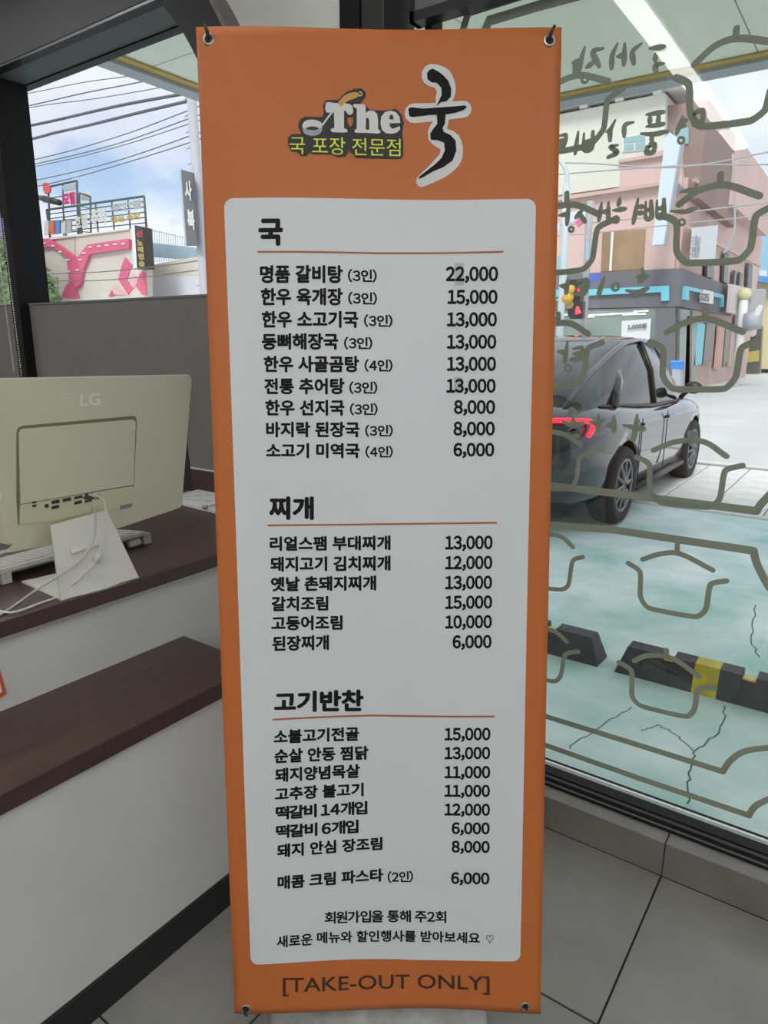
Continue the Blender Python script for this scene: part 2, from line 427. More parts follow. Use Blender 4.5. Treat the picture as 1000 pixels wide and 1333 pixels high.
decal('border_decal', [([(622,60),(637,27),(700,8),(763,-9),(860,-32)], 13, False)])
decal('border_decal', [([(596,60),(610,16),(680,-6),(760,-28)], 11, False)])
def T(off, sc, l): return [(off[0] + x * sc, off[1] + y * sc) for x, y in l]
def circ(c, r): return [(c[0] + r * math.cos(a), c[1] + r * math.sin(a)) for a in np.linspace(0, 2 * math.pi, 13)]
rows = [((700, 0), .3, 21, [[(205,205),(190,255),(182,305)],[(152,272),(178,265)],circ((205,345),13),[(285,210),(240,226),(268,287)],[(250,268),(215,290)],[(346,190),(325,240),(322,295)],[(378,190),(375,280)],[(345,245),(372,240)],[(450,190),(412,225),(418,275)],[(487,210),(548,203)],[(510,235),(512,262)],[(548,276),(512,285),(515,312)]]),
 ((720, 90), .28, 20, [[(25,312),(60,308),(50,355),(22,358)],[(24,335),(50,333)],[(118,292),(104,392)],[(145,300),(143,372),(180,368),(186,292)],[(145,338),(180,335)],[(290,238),(268,285),(266,332)],[(248,292),(268,285)],[(375,247),(335,262),(332,312)],[(302,354),(268,362),(298,388),(257,410)],[(435,212),(515,200)],[(450,212),(452,252)],[(492,206),(490,250)],[(435,268),(515,256)],[(410,300),(470,303),(530,290)],[(460,305),(460,335)],[(445,354),(472,352),(466,386),(436,387),(445,354)],[(602,222),(576,300)],[(596,242),(622,238)],[(588,268),(612,264)],[(652,207),(696,195),(690,253),(656,255),(652,207)],circ((597,332),14)]),
 ((720, 90), .28, 20, [[(76,610),(66,722)],[(30,680),(66,675)],[(142,652),(108,690)],[(118,665),(150,710)],circ((85,745),11),[(226,622),(214,702)],[(258,618),(257,706)],[(224,665),(258,660)],[(312,598),(305,632)],[(280,657),(336,650)],circ((293,700),14),[(396,602),(374,716)],[(392,640),(420,640)],[(386,670),(418,668)],[(432,618),(432,690),(458,688),(456,615)],[(432,655),(457,653)],[(484,612),(486,684),(514,682),(516,606)],[(485,648),(515,645)],[(595,572),(655,560)],[(590,635),(600,618),(640,600)],[(550,660),(610,663),(665,648)],circ((600,712),13)]),
 ((700, 330), .3, 20, [[(455,64),(458,96),(436,104)],[(480,96),(440,125)],[(385,160),(435,168),(478,152)],[(430,165),(428,186)],circ((338,145),15),[(290,104),(262,190)],[(172,122),(215,116),(206,168),(168,175)],[(175,146),(208,143)],[(132,108),(124,172)],[(98,140),(128,142)]]),
 ((700, 330), .3, 20, [[(130,386),(118,470)],[(88,425),(116,430)],[(155,415),(192,410),(186,455),(148,460)],[(155,436),(188,434)],circ((133,497),12)]),
 ((700, 330), .3, 22, [[(135,706),(146,680),(166,692)],[(108,725),(152,746),(198,736)],[(155,712),(156,742)],[(266,702),(262,772)],[(228,730),(262,737)],[(332,706),(332,772)],[(300,748),(330,742)],[(372,746),(462,762)],[(432,702),(418,806)],[(138,770),(162,762),(148,784),(172,792)]]),
]
for off, sc, w, st in rows:
    for s in st:
        p = T(off, sc, s)
        decal('lettering_decal', [(p, w * sc * (.62 if len(s) > 10 else 1.22), len(s) > 2)], taper=len(s) < 5)

# ------------------------------------------------------------------ lamp tubes: one mirrored in the shop glass, the rest unseen fill lights added
m_case = mat('lamp_case', (.8, .8, .8), rough=.5)
def batten(x, y0, y1, label, m_lamp=m_lampfill):
    r = thing('ceiling_or_fill_light', label, 'light', (x, (y0 + y1) / 2, 2.74), group=None)
    box('casing', x - .055, x + .055, y0, y1, 2.715, 2.75, m_case, r, bevel=.006)
    box('diffuser', x - .042, x + .042, y0 + .02, y1 - .02, 2.695, 2.716, m_lamp, r)
batten(-1.02, -1.95, 1.65, 'long white linear ceiling light mirrored in the shop glass', m_lamp)
batten(1.1, -3.0, .9, 'added long white linear fill light on the right side of the room')  # this batten and those below are added out of view to brighten the interior
batten(.2, -3.4, -.5, 'added long white linear fill light behind the viewer')
batten(-2.9, -3.0, 1.0, 'added long white linear fill light over the back of the counter')

# ------------------------------------------------------------------ counter
ctr = thing('service_counter', 'two-tier white panelled counter with dark wood edges and black kick board', 'counter', (-1.5, .3, 0))
XF, XB = -1.172, -1.445
YA, YE = -1.6, 1.105
box('kick_board', XF - .3, XF + .002, YA, YW - .01, 0, .088, m_kick, ctr)
box('front_panel', XF - .02, XF - .006, YA, YE - .01, .088, .586, m_white, ctr)
box('front_panel', XF - .02, XF - .006, YE - .008, YW - .01, .088, .586, m_white, ctr)
box('shelf_top', XB, XF + .012, YA, YE, .586, .626, m_wood, ctr, bevel=.0015)
box('shelf_edge', XF + .012, XF + .0135, YA, YE, .587, .625, m_woodedge, ctr)
box('riser_panel', XB - .02, XB, YA, YW - .01, .088, .80, m_white, ctr)
box('countertop', -2.25, XB + .03, YA, YW - .005, .80, .835, m_wood, ctr, bevel=.0015)
box('countertop_edge', XB + .03, XB + .0315, YA, YW - .005, .801, .834, m_woodedge, ctr)
box('backsplash', -2.25, -1.45, YW - .018, YW - .003, .835, .925, m_woodedge, ctr)
box('backsplash_trim', -2.25, -1.45, YW - .018, YW - .003, .925, .929, m_wwall, ctr)
box('rear_panel', -2.24, -2.22, YA, YW - .01, 0, .80, m_white, ctr)

# orange-framed notice stuck on the riser
nt_ = thing('notice_frame', 'small orange-framed notice stuck on the white counter riser at the left edge', 'notice', at(0, 880, X=XB + .002))
slab('frame', [(-60, 884), (-6, 850), (9, 903), (-45, 938)], m_tapeo, nt_, X=XB + .003, th=.002)
slab('sheet', [(-53, 886), (-8, 858), (3, 900), (-41, 930)], m_paper, nt_, X=XB + .0035, th=.001)

# ------------------------------------------------------------------ monitor (all-in-one seen from behind)
ZC = .835
mon = thing('desktop_monitor', 'cream all-in-one computer monitor seen from behind on the upper counter', 'monitor', (-1.47, .87, ZC))
# monitor frame: origin at screen-back centre; ax right (as seen), az up tilted
XM = -1.505
pTR = at(250, 487, X=XM - .03); pBR = at(236, 657, X=XM); pTL = at(0, 492, X=XM - .03)
U = np.array([-.03, 1.0, 0]); U /= np.linalg.norm(U)
Wd = pTR - pBR; Wd -= U * (Wd @ U); Wd /= np.linalg.norm(Wd); N = np.cross(U, Wd)  # towards viewer
if N[0] < 0: N = -N
def mpt(x, y):      # pixel -> point on monitor back plane
    d = ray(x, y); t = ((pBR - CAM) @ N) / (d @ N); return CAM + t * d
def mloc(p): q = p - pBR; return np.array([q @ U, q @ Wd])
def m3(a, b, h=0.0): return pBR + U * a + Wd * b + N * h
c = {k: mloc(mpt(*v)) for k, v in dict(tr=(250, 487), br=(238, 655), b2=(228, 664), b3=(150, 690), b4=(60, 712), b5=(0, 722)).items()}
tr = c['tr']; tl = mloc(mpt(0, 492)); slope = (tr[1] - tl[1]) / (tr[0] - tl[0])
a1 = tr[0]; a0 = a1 - .56; top = lambda a: tr[1] + slope * (a - tr[0])
outline = []
for a, b in ((a0, top(a0) - .01), (a0 + .01, top(a0 + .01)), (a1 - .012, top(a1)), (a1 - .003, top(a1) - .003), (a1, top(a1) - .012),
             tuple(c['br']), ((c['br'][0] - .004), (c['br'][1] - .010)), tuple(c['b2'] - np.array([.002, .0]))):
    outline.append((a, b))
c3, c4, c5 = c['b3'], c['b4'], c['b5']
outline += [tuple(c3), tuple(c4), tuple(c5), (a0 + .03, c5[1] - .0), (a0, c['br'][1])]
bm = bmesh.new()
cx = np.mean([p[0] for p in outline]); cy = np.mean([p[1] for p in outline])
rings = []
for sc, h in ((1, -.038), (1, -.006), (.993, -.001), (.985, 0.0), (.6, .002)):
    rings.append([bm.verts.new(tuple(m3(cx + (a - cx) * sc, cy + (b - cy) * sc, h))) for a, b in outline])
for r_, s_ in zip(rings, rings[1:]):
    for i in range(len(r_)): bm.faces.new((r_[i], r_[(i + 1) % len(r_)], s_[(i + 1) % len(r_)], s_[i]))
bm.faces.new(rings[0]); bm.faces.new(rings[-1])
shell = bm_obj('back_shell', bm, m_cream, mon)
# screen side
bm = bmesh.new(); v = [bm.verts.new(tuple(m3(a, b, -.0385))) for a, b in ((a0 + .01, .03), (a1 - .01, .03), (a1 - .012, tr[1] - .012), (a0 + .01, tr[1] - .012))]; bm.faces.new(v)
bm_obj('screen', bm, m_port, mon)
def mslab(name, px, m, h0, h1, parent=mon):
    P = [mloc(mpt(*p)) for p in px]; n = len(P); bm = bmesh.new()
    A = [bm.verts.new(tuple(m3(*p, h0))) for p in P]; B = [bm.verts.new(tuple(m3(*p, h1))) for p in P]
    bm.faces.new(A); bm.faces.new(B[::-1])
    for i in range(n): bm.faces.new((A[i], A[(i + 1) % n], B[(i + 1) % n], B[i]))
    return bm_obj(name, bm, m, parent)
m_seam = mat('seam_dark', (.16, .14, .07), rough=.6); m_creamsh = mat('cream_port_bay', (.52, .50, .34), rough=.45)
mslab('seam', [(21, 562), (24, 556), (30, 554), (172, 541.5), (176, 543), (177.5, 548), (173.5, 634), (23, 683), (21, 650)], m_seam, .0015, .0024)
mslab('rear_cover', [(23, 564), (26, 558.5), (172, 546), (175.5, 549), (172.5, 631), (25.5, 656)], m_cream, .002, .0042)
mslab('port_bay', [(25, 657), (172.5, 632.5), (171.5, 655), (168, 660), (60, 679), (24.5, 682)], m_creamsh, .002, .0034)
for q in ([(40.5,653),(46,652),(46,654.5),(40.5,655.5)], [(41,657.5),(46,656.5),(46,659.5),(41,660)], [(57,657),(60,655.5),(62,657),(62,660),(59.5,661),(57,660)], [(66,652),(76,650),(76,654.5),(66,656)],
          [(66,659),(75.5,657),(75.5,661),(66,663)], [(80.5,649),(91,647),(91,651.5),(80.5,653)], [(95.5,646.5),(106,644.5),(106,648),(95.5,650)], [(95.5,653),(105,651),(105,655),(95.5,657)],
          [(109.5,643),(120,641),(120,652),(109.5,654.5)], [(123,644),(126,642.5),(129,643.5),(129,648),(126,650),(123,648.5)]):
    mslab('port', q, m_port, .003, .0048)
mslab('label_sticker', [(155.5, 658), (170.5, 655), (170.5, 659.5), (155.5, 663)], mat('sticker', (.2, .2, .26)), .002, .0046)
m_emb = mat('cream_emboss', (.68, .66, .54), rough=.3)
bm = bmesh.new(); cc = mloc(mpt(87.5, 521.5)); add_tube(bm, [m3(cc[0] + .0135 * math.cos(a), cc[1] + .0155 * math.sin(a), .0018) for a in np.linspace(0, 2 * math.pi, 25)[:-1]], .0009, 6, True)
bm_obj('logo_ring', bm, m_emb, mon)
bm = bmesh.new(); add_tube(bm, [m3(cc[0] - .002, cc[1] + .007, .0018), m3(cc[0] - .002, cc[1] - .006, .0018), m3(cc[0] + .004, cc[1] - .006, .0018)], .0007, 5)
add_tube(bm, [m3(cc[0] + .002, cc[1] + .009, .0018), m3(cc[0] - .009, cc[1] + .004, .0018), m3(cc[0] - .008, cc[1] - .006, .0018), m3(cc[0], cc[1] - .011, .0018), m3(cc[0] + .009, cc[1] - .004, .0018), m3(cc[0] + .009, cc[1], .0018), m3(cc[0] + .003, cc[1], .0018)], .0007, 5)
bm_obj('logo_face', bm, m_emb, mon)
text_on('logo_lettering', 'LG', [(104, 513), (130, 511), (130, 527), (104, 529)], m_emb, mon, lambda x, y: m3(*mloc(mpt(x, y)), .0022), .02)
# stand
sp = [at(66, 684, X=-1.47), at(139, 664, X=-1.47), at(181, 752, z=ZC), at(80, 782, z=ZC)]
def plate(name, P, th, m, parent, nrm):
    n = len(P); bm = bmesh.new(); nrm = np.array(nrm) / np.linalg.norm(nrm)
    A = [bm.verts.new(tuple(map(float, p))) for p in P]; B = [bm.verts.new(tuple(map(float, p - nrm * th))) for p in P]
    bm.faces.new(A); bm.faces.new(B[::-1])
    for i in range(n): bm.faces.new((A[i], A[(i + 1) % n], B[(i + 1) % n], B[i]))
    return bm_obj(name, bm, m, parent)
nr = np.cross(sp[1] - sp[0], sp[3] - sp[0]); nr = nr if nr[0] > 0 else -nr
mid_b = (sp[2] + sp[3]) / 2 + np.array([.012, 0, 0]); mid_b[2] = ZC
q1 = sp[3] * .75 + sp[2] * .25 + np.array([.010, 0, 0]); q3 = sp[3] * .25 + sp[2] * .75 + np.array([.010, 0, 0])
sA = sp[0] * .60 + sp[3] * .40; sB = sp[1] * .60 + sp[2] * .40
sA2 = sp[0] * .59 + sp[3] * .41; sB2 = sp[1] * .59 + sp[2] * .41
plate('stand_neck', [sp[0], sp[1], sB2, sA2], .006, m_creamd, mon, nr)
plate('stand_panel', [sA, sB, sp[2], q3, mid_b, q1, sp[3]], .006, m_creamd, mon, nr)
# slot in the stand
so = [sA + (sB - sA) * .22, sA + (sB - sA) * .70]
dn = (sp[3] - sp[0]) / np.linalg.norm(sp[3] - sp[0]); nn_ = nr / np.linalg.norm(nr)
plate('cable_clip', [so[0] - dn * .006 + nn_ * .002, so[1] - dn * .008 + nn_ * .002, so[1] + dn * .002 + nn_ * .006, so[0] + dn * .006 + nn_ * .007], .004, m_creamd, mon, nr)
ft = [at(35, 757, z=ZC + .005), at(66, 746, z=ZC + .005), sp[3] + np.array([0, 0, .005]), at(70, 780, z=ZC + .005)]
fo = [sp[3] + np.array([.0, 0, .004]), sp[2] + np.array([0, 0, .004]), sp[2] + np.array([-.17, -.01, .004]), sp[3] + np.array([-.19, .01, .004])]
plate('stand_foot', fo, .004, m_creamd, mon, (0, 0, 1))
# cables
def jl(px, X): return [at(x, y, X=X) for x, y in px]
c1 = jl([(121, 650), (124, 668), (122, 700), (106, 728), (78, 748), (50, 766)], -1.425) + [at(25, 784, z=ZC + .004), at(0, 800, z=ZC + .004), at(-20, 804, z=ZC + .004)]
c2 = jl([(128, 646), (136, 656), (136, 680), (130, 716), (124, 732), (104, 752)], -1.422) + [at(78, 775, z=ZC + .004), at(52, 785, z=ZC + .004), at(22, 796, z=ZC + .004), at(2, 796, z=ZC + .004), at(-12, 786, z=ZC + .004)]
k = thing('network_cable', 'thicker grey cable looping down from the monitor ports over the stand', 'cable', c1[0])
tube('cord', smooth_path(c1), .0028, m_cable, k); tube('plug', [c1[0] + np.array([-.03, 0, 0.0]), c1[0]], .006, m_dgrey, k, 4)
k = thing('power_cable', 'thin white cable with a ferrite core hanging from the monitor', 'cable', c2[0])
tube('cord', smooth_path(c2), .0024, m_creamd, k)
tube('ferrite_core', [np.array(c2[3]) * .75 + np.array(c2[4]) * .25, c2[4]], .0085, m_creamd, k, 12)
tube('plug', [c2[0] + np.array([-.03, -.003, 0.0]), c2[0] + np.array([.001, 0, 0])], .0045, m_cable, k, 8)

# keyboard on its rear feet behind the monitor
kb = thing('keyboard', 'white keyboard lying tilted on the counter behind the monitor stand', 'keyboard', (-1.64, .9, ZC))
ka = at(-40, 758, z=ZC + .03); kbp = at(190, 696, z=ZC + .03); kd = (kbp - ka) / np.linalg.norm(kbp - ka); kn = np.array([-kd[1], kd[0], 0])
if kn[0] > 0: kn = -kn
def kp(a, b, z): return ka + kd * a + kn * b + np.array([0, 0, z])
KL = np.linalg.norm(kbp - ka)
bm = bmesh.new()
prof = [(0, .0), (0, .010), (.14, -.006), (.14, -.018), (.02, -.012)]
e0 = [bm.verts.new(tuple(kp(0, b, z))) for b, z in prof]; e1 = [bm.verts.new(tuple(kp(KL, b, z))) for b, z in prof]
bm.faces.new(e0[::-1]); bm.faces.new(e1)
for i in range(5): bm.faces.new((e0[i], e0[(i + 1) % 5], e1[(i + 1) % 5], e1[i]))
bm_obj('keyboard_body', bm, m_creamd, kb)
for i in range(24):
    for j in range(5):
        a = .012 + i * (KL - .02) / 24; b = .014 + j * .024
        P = [kp(a, b, .0105 - b * .114), kp(a + (KL - .02) / 24 - .002, b, .0105 - b * .114), kp(a + (KL - .02) / 24 - .002, b + .021, .0105 - (b + .021) * .114), kp(a, b + .021, .0105 - (b + .021) * .114)]
        plate('key', [p + np.array([0, 0, .003]) for p in P], .004, m_creamd, kb, (0, 0, 1))
for a in (.045, KL - .035):
    tube('foot', [kp(a - .02, .006, -.017), kp(a + .015, .006, -.017)], .0105, m_creamd, kb, 14)
    box('foot_block', -.02, .02, -.012, .012, -.028, .001, m_cable, kb, mtx=Matrix.Translation(Vector(tuple(kp(a + .04, .02, -.0)))))

# papers and pen at the wall end of the counter
pp = thing('paper_sheet', 'printed paper sheet lying on the dark counter end beside the banner', 'paper', (-1.9, 1.6, ZC))
P = [at(232, 643, z=ZC + .012), at(300, 628, z=ZC + .012), at(300, 670, z=ZC + .012), at(232, 653, z=ZC + .012)]
plate('sheet', P, .010, m_paper, pp, (0, 0, 1))
m_pink = mat('paper_print', (.28, .28, .28))
for i in range(4):
    for j in range(3):
        u = .12 + .2 * i; w_ = .15 + .25 * j
        c_ = (P[0] * (1 - u) + P[1] * u) * (1 - w_) + (P[3] * (1 - u) + P[2] * u) * w_
        c2_ = (P[0] * (.87 - u) + P[1] * (u + .13)) * (1 - w_) + (P[3] * (.87 - u) + P[2] * (u + .13)) * w_
        dd = np.array([.003, -.006, 0]); up_ = np.array([0, 0, .0006])
        mesh('print_line', [c_ + up_, c2_ + up_, c2_ + dd + up_, c_ + dd + up_], [(0, 1, 2, 3)], m_pink, pp)
pen = thing('ballpoint_pen', 'thin pale pen with a round end lying on the paper', 'pen', at(268, 660, z=ZC + .018))
tube('barrel', [at(267, 660, z=ZC + .018), at(300, 652, z=ZC + .018)], .003, m_cable, pen)
tube('end_cap', [at(264.5, 660.5, z=ZC + .018), at(269, 659.5, z=ZC + .018)], .007, m_cable, pen, 12)

# bead chain of the blind at the far left
bc = []
m_bead = mat('bead', (.62, .60, .58), rough=.4)
bm = bmesh.new()
def beads(p, q, n):
    for i in range(n + 1):
        c_ = p + (q - p) * i / n
        bmesh.ops.create_icosphere(bm, subdivisions=1, radius=.0035, matrix=Matrix.Translation(Vector(tuple(c_))))
beads(at(3, 285, Y=1.63), at(28, 489, Y=1.63), 70); beads(at(-2, 330, Y=1.60), at(18, 482, Y=1.60), 52)
tag(bm_obj('blind_chain', bm, m_bead), 'pale bead pull chain hanging beside the black post at the left edge', 'chain', kind='stuff')

# ------------------------------------------------------------------ dark arch at the window end
arch = thing('arch_frame', 'black curved arch frame rising over the counter end behind the banner', 'arch', (-1.7, 1.35, ZC))
YAa = 1.40
cpt = [at(x, y, Y=YAa) for x, y in ((205, 0), (228, 26), (245, 52), (256, 76))]
cpo = [at(x, y, Y=YAa) for x, y in ((268, 0), (283, 22), (293, 40), (300, 56))]
def c3(a, b, c_):
    a, b, c_ = [np.array([p[0], p[2]]) for p in (a, b, c_)]
    A = np.array([2 * (b - a), 2 * (c_ - a)]); r_ = np.array([b @ b - a @ a, c_ @ c_ - a @ a]); o = np.linalg.solve(A, r_); return o, np.linalg.norm(o - a)
pa, pb, xt = np.array([cpt[0][0], cpt[0][2]]), np.array([cpt[3][0], cpt[3][2]]), float(at(296, 250, Y=YAa)[0])
lo_, hi_ = .3, 5.0      # radius for which the circle through both points has its vertical tangent at xt
def cen(r_):
    m_ = (pa + pb) / 2; d_ = pb - pa; h_ = math.sqrt(max(0, r_ * r_ - d_ @ d_ / 4)); n_ = np.array([d_[1], -d_[0]]) / np.linalg.norm(d_)
    return m_ + n_ * h_ * (1 if n_[0] < 0 else -1)
rs_ = np.linspace(.2, 8, 2000); er_ = [abs(cen(r_)[0] + r_ - xt) for r_ in rs_]; ri = float(rs_[int(np.argmin(er_))]); oc = cen(ri)
ro = ri + np.mean([np.linalg.norm(np.array([p[0], p[2]]) - oc) - ri for p in cpo])
bm = bmesh.new(); prof = []
xin = oc[0] + ri; angs = np.linspace(math.radians(82), 0, 36)
pts_i = [(oc[0] + ri * math.cos(a), oc[1] + ri * math.sin(a)) for a in angs] + [(oc[0] + ri, ZC)]
pts_o = [(oc[0] + ro * math.cos(a), oc[1] + ro * math.sin(a)) for a in angs] + [(oc[0] + ro, ZC)]
for (ai, bi), (ao, bo) in zip(pts_i, pts_o):
    prof.append([bm.verts.new((ai, YAa, bi)), bm.verts.new((ao, YAa, bo)), bm.verts.new((ao, YAa + .06, bo)), bm.verts.new((ai, YAa + .06, bi))])
for r_, s_ in zip(prof, prof[1:]):
    for i in range(4): bm.faces.new((r_[i], r_[(i + 1) % 4], s_[(i + 1) % 4], s_[i]))
bm.faces.new(prof[0]); bm.faces.new(prof[-1][::-1])
bm_obj('arch_band', bm, m_black, arch)
bm = bmesh.new(); pr = []
for (ai, bi), (ao, bo) in zip(pts_i, pts_o):
    n_ = np.array([ao - ai, bo - bi]); n_ = n_ / np.linalg.norm(n_)
    pr.append([bm.verts.new((ao + n_[0] * .001, YAa - .002, bo + n_[1] * .001)), bm.verts.new((ao + n_[0] * .012, YAa - .002, bo + n_[1] * .012)), bm.verts.new((ao + n_[0] * .012, YAa + .062, bo + n_[1] * .012)), bm.verts.new((ao + n_[0] * .001, YAa + .062, bo + n_[1] * .001))])
for r_, s_ in zip(pr, pr[1:]):
    for i in range(4): bm.faces.new((r_[i], r_[(i + 1) % 4], s_[(i + 1) % 4], s_[i]))
bm_obj('edge_band', bm, mat('edge_band', (.10, .09, .088), rough=.5), arch)

# ------------------------------------------------------------------ banner
BT, BB = .6 * 900 / 475, .6 * 900 / 396
TL, TR, BL, BR = at(256, 37, D=BT), at(731, 37, D=BT), at(306, 1313, D=BB), at(702, 1313, D=BB)
BU = (BR - BL); BW = np.linalg.norm(BU); BU /= BW
mt = (TL + TR) / 2; mb = (BL + BR) / 2
BV = mt - mb; BV -= BU * (BV @ BU); BH = np.linalg.norm(BV); BV /= BH
BN = np.cross(BU, BV)   # faces the viewer
if BN @ (CAM - mb) < 0: BN = -BN
def bw(s, t):   # relief of the hanging sheet
    u, v = s / .6, t / BH
    w = .0035 * math.sin(u * 5.2 + 1.0) * (.35 + .65 * v) + .003 * math.sin(u * 8 + v * 7)
    w += .0035 * math.exp(-((u - .02) / .16) ** 2 - ((v) / .03) ** 2) + .004 * math.exp(-((u - .98) / .14) ** 2 - ((v) / .03) ** 2)   # curled bottom corners
    for cu, cv, s1 in ((.03, .985, 1), (.97, .985, -1)):
        du, dv = (u - cu) * .6 * s1, (cv - v) * BH
        if du > -0.02 and dv > 0:
            w += .0035 * math.exp(-((du - dv * .42) / (.012 + .10 * dv)) ** 2) * math.exp(-dv / .22)
    return w
def bst(x, y):
    d = ray(x, y); t = ((BL - CAM) @ BN) / (d @ BN); q = CAM + t * d - BL; return q @ BU, q @ BV
def b3(s, t, h=0.0): return BL + BU * s + BV * t + BN * (bw(s, t) + h)
def bpx(h): return lambda x, y: b3(*bst(x, y), h)
tl, tr_, bl_, br_ = bst(256, 37), bst(731, 36), bst(306, 1317), bst(703, 1316)
ban = thing('menu_banner', 'tall orange banner with a white price list hung on a stand', 'banner', (*((BL + BR) / 2)[:2], 0))
def edge(u, v):
    # slight sag of the sheet's outline: bottom edge lifts in the middle
    lo = np.array(bl_) * (1 - u) + np.array(br_) * u; hi = np.array(tl) * (1 - u) + np.array(tr_) * u
    lo = lo + np.array([0, .003 * math.sin(math.pi * u) * 1])
    return lo * (1 - v) + hi * v
NU, NV = 44, 130; V = []; Fc = []
for j in range(NV + 1):
    for i in range(NU + 1):
        s, t = edge(i / NU, j / NV); V.append(b3(s, t, 0))
for j in range(NV):
    for i in range(NU):
        a = j * (NU + 1) + i; Fc.append((a, a + 1, a + NU + 2, a + NU + 1))
sheet = mesh('banner_sheet', V, Fc, m_orange, ban, True)
sm = sheet.modifiers.new('solid', 'SOLIDIFY'); sm.thickness = .0007; sm.offset = -1
# white panel
pc = [bst(*p) for p in ((292, 259), (698, 259), (677, 1250), (327, 1254))]
V = []; Fc = []; nu = 24
ptl, ptr, pbr, pbl = [np.array(p) for p in pc]
rr = .016; Hh = np.linalg.norm(ptl - pbl); vs_ = [rr * (1 - math.cos(a)) / Hh for a in np.linspace(0, math.pi / 2, 9)]
vs_ = vs_ + list(np.linspace(rr / Hh, 1 - rr / Hh, 90)[1:-1]) + [1 - q for q in vs_[::-1]]
for v_ in vs_:
    Lp = pbl * (1 - v_) + ptl * v_; Rp = pbr * (1 - v_) + ptr * v_; w_ = np.linalg.norm(Rp - Lp)
    dt = max(0, rr - min(v_, 1 - v_) * Hh); ins = rr - math.sqrt(max(0, rr * rr - dt * dt))
    for i in range(nu + 1):
        u = (ins + (w_ - 2 * ins) * i / nu) / w_; s, t = Lp * (1 - u) + Rp * u
        t += (1 - v_) ** 40 * (.006 * math.sin(math.pi * min(1, u * 1.6)) if u < .63 else 0)
        V.append(b3(s, t, .0005))
for j in range(len(vs_) - 1):
    for i in range(nu):
        a = j * (nu + 1) + i; Fc.append((a, a + 1, a + nu + 2, a + nu + 1))
mesh('white_panel', V, Fc, m_panel, ban, True)
H1 = .0011
def rgn(off, sc): return lambda x, y: (off[0] + x * sc, off[1] + y * sc)
def tx(rg, s, x0, x1, yl0, yl1, yr0=None, yr1=None, m=m_ink, bold=.040, name='menu_line', h=H1):
    yr0 = yl0 if yr0 is None else yr0; yr1 = yl1 if yr1 is None else yr1
    return text_on(name, s, [rg(x0, yl0), rg(x1, yr0), rg(x1, yr1), rg(x0, yl1)], m, ban, bpx(h), bold)
def rule(rg, pts, w):
    bm = bmesh.new(); P = [rg(*p) for p in pts]; out = []
    for i in range(len(P) - 1):
        for k in range(8): out.append((P[i][0] + (P[i + 1][0] - P[i][0]) * k / 8, P[i][1] + (P[i + 1][1] - P[i][1]) * k / 8))
    out.append(P[-1]); A = [bm.verts.new(tuple(bpx(H1)(x, y - w / 2))) for x, y in out]; B = [bm.verts.new(tuple(bpx(H1)(x, y + w / 2))) for x, y in out]
    for i in range(len(out) - 1): bm.faces.new((A[i], A[i + 1], B[i + 1], B[i]))
    bm_obj('heading_rule', bm, m_rule, ban)
R1 = rgn((320, 270), .38)
tx(R1, '국', 45, 130, 42, 135, bold=.045, name='menu_heading'); rule(R1, [(42, 155), (450, 157), (883, 151)], 2.4)
for s, x0, x1, y0, y1, q, a0_, a1_, b0_, b1_, pr_, c0, c1_, d0, d1 in (
    ('명품 갈비탕', 50, 333, 200, 262, '(3인)', 350, 449, 212, 258, '22,000', 686, 866, 200, 258),
    ('한우 육개장', 53, 333, 278, 338, '(3인)', 351, 450, 290, 335, '15,000', 692, 864, 280, 336),
    ('한우 소고기국', 56, 386, 356, 414, '(3인)', 405, 503, 367, 411, '13,000', 690, 862, 357, 413),
    ('등뼈해장국', 56, 318, 432, 489, '(3인)', 337, 434, 444, 488, '13,000', 690, 860, 434, 490),
    ('한우 사골곰탕', 62, 389, 509, 566, '(4인)', 407, 503, 520, 564, '13,000', 690, 859, 510, 566),
    ('전통 추어탕', 64, 339, 585, 641, '(3인)', 355, 451, 596, 640, '13,000', 688, 858, 586, 641),
    ('한우 선지국', 67, 339, 659, 714, '(3인)', 357, 452, 670, 713, '8,000', 714, 856, 659, 714),
    ('바지락 된장국', 70, 391, 734, 788, '(3인)', 409, 504, 744, 786, '8,000', 712, 855, 733, 788),
    ('소고기 미역국', 70, 391, 807, 859, '(4인)', 410, 504, 816, 858, '6,000', 712, 853, 806, 860)):
    tx(R1, s, x0, x1, y0, y1); tx(R1, q, a0_, a1_, b0_, b1_, bold=.032); tx(R1, pr_, c0, c1_, d0, d1, name='menu_price', bold=.040)
for q in (rect(716, 188, 748, 265), rect(714, 580, 742, 634)):
    P = [R1(*p) for p in q]; mesh('price_patch', [bpx(.0008)(*p) for p in P], [(0, 1, 2, 3)], m_tape, ban)
R2 = rgn((320, 630), .38)
tx(R2, '찌개', 80, 234, 42, 123, bold=.045, name='menu_heading'); rule(R2, [(75, 142), (450, 137), (862, 134)], 2.4)
for s, x0, x1, y0, y1, z0_, z1_, pr_, c0, c1_, d0, d1 in (
    ('리얼스팸 부대찌개', 82, 496, 180, 230, 175, 226, '13,000', 683, 847, 177, 231),
    ('돼지고기 김치찌개', 84, 496, 249, 301, 244, 296, '12,000', 683, 846, 246, 299),
    ('옛날 촌돼지찌개', 86, 447, 318, 369, 312, 364, '13,000', 683, 845, 314, 367),
    ('갈치조림', 88, 283, 385, 437, 383, 434, '15,000', 683, 845, 382, 434),
    ('고등어조림', 88, 332, 452, 503, 449, 500, '10,000', 683, 844, 449, 501),
    ('된장찌개', 91, 285, 521, 573, 517, 569, '6,000', 708, 843, 517, 569)):
    tx(R2, s, x0, x1, y0, y1, z0_, z1_); tx(R2, pr_, c0, c1_, d0, d1, name='menu_price', bold=.040)
R3 = rgn((330, 880), .37)
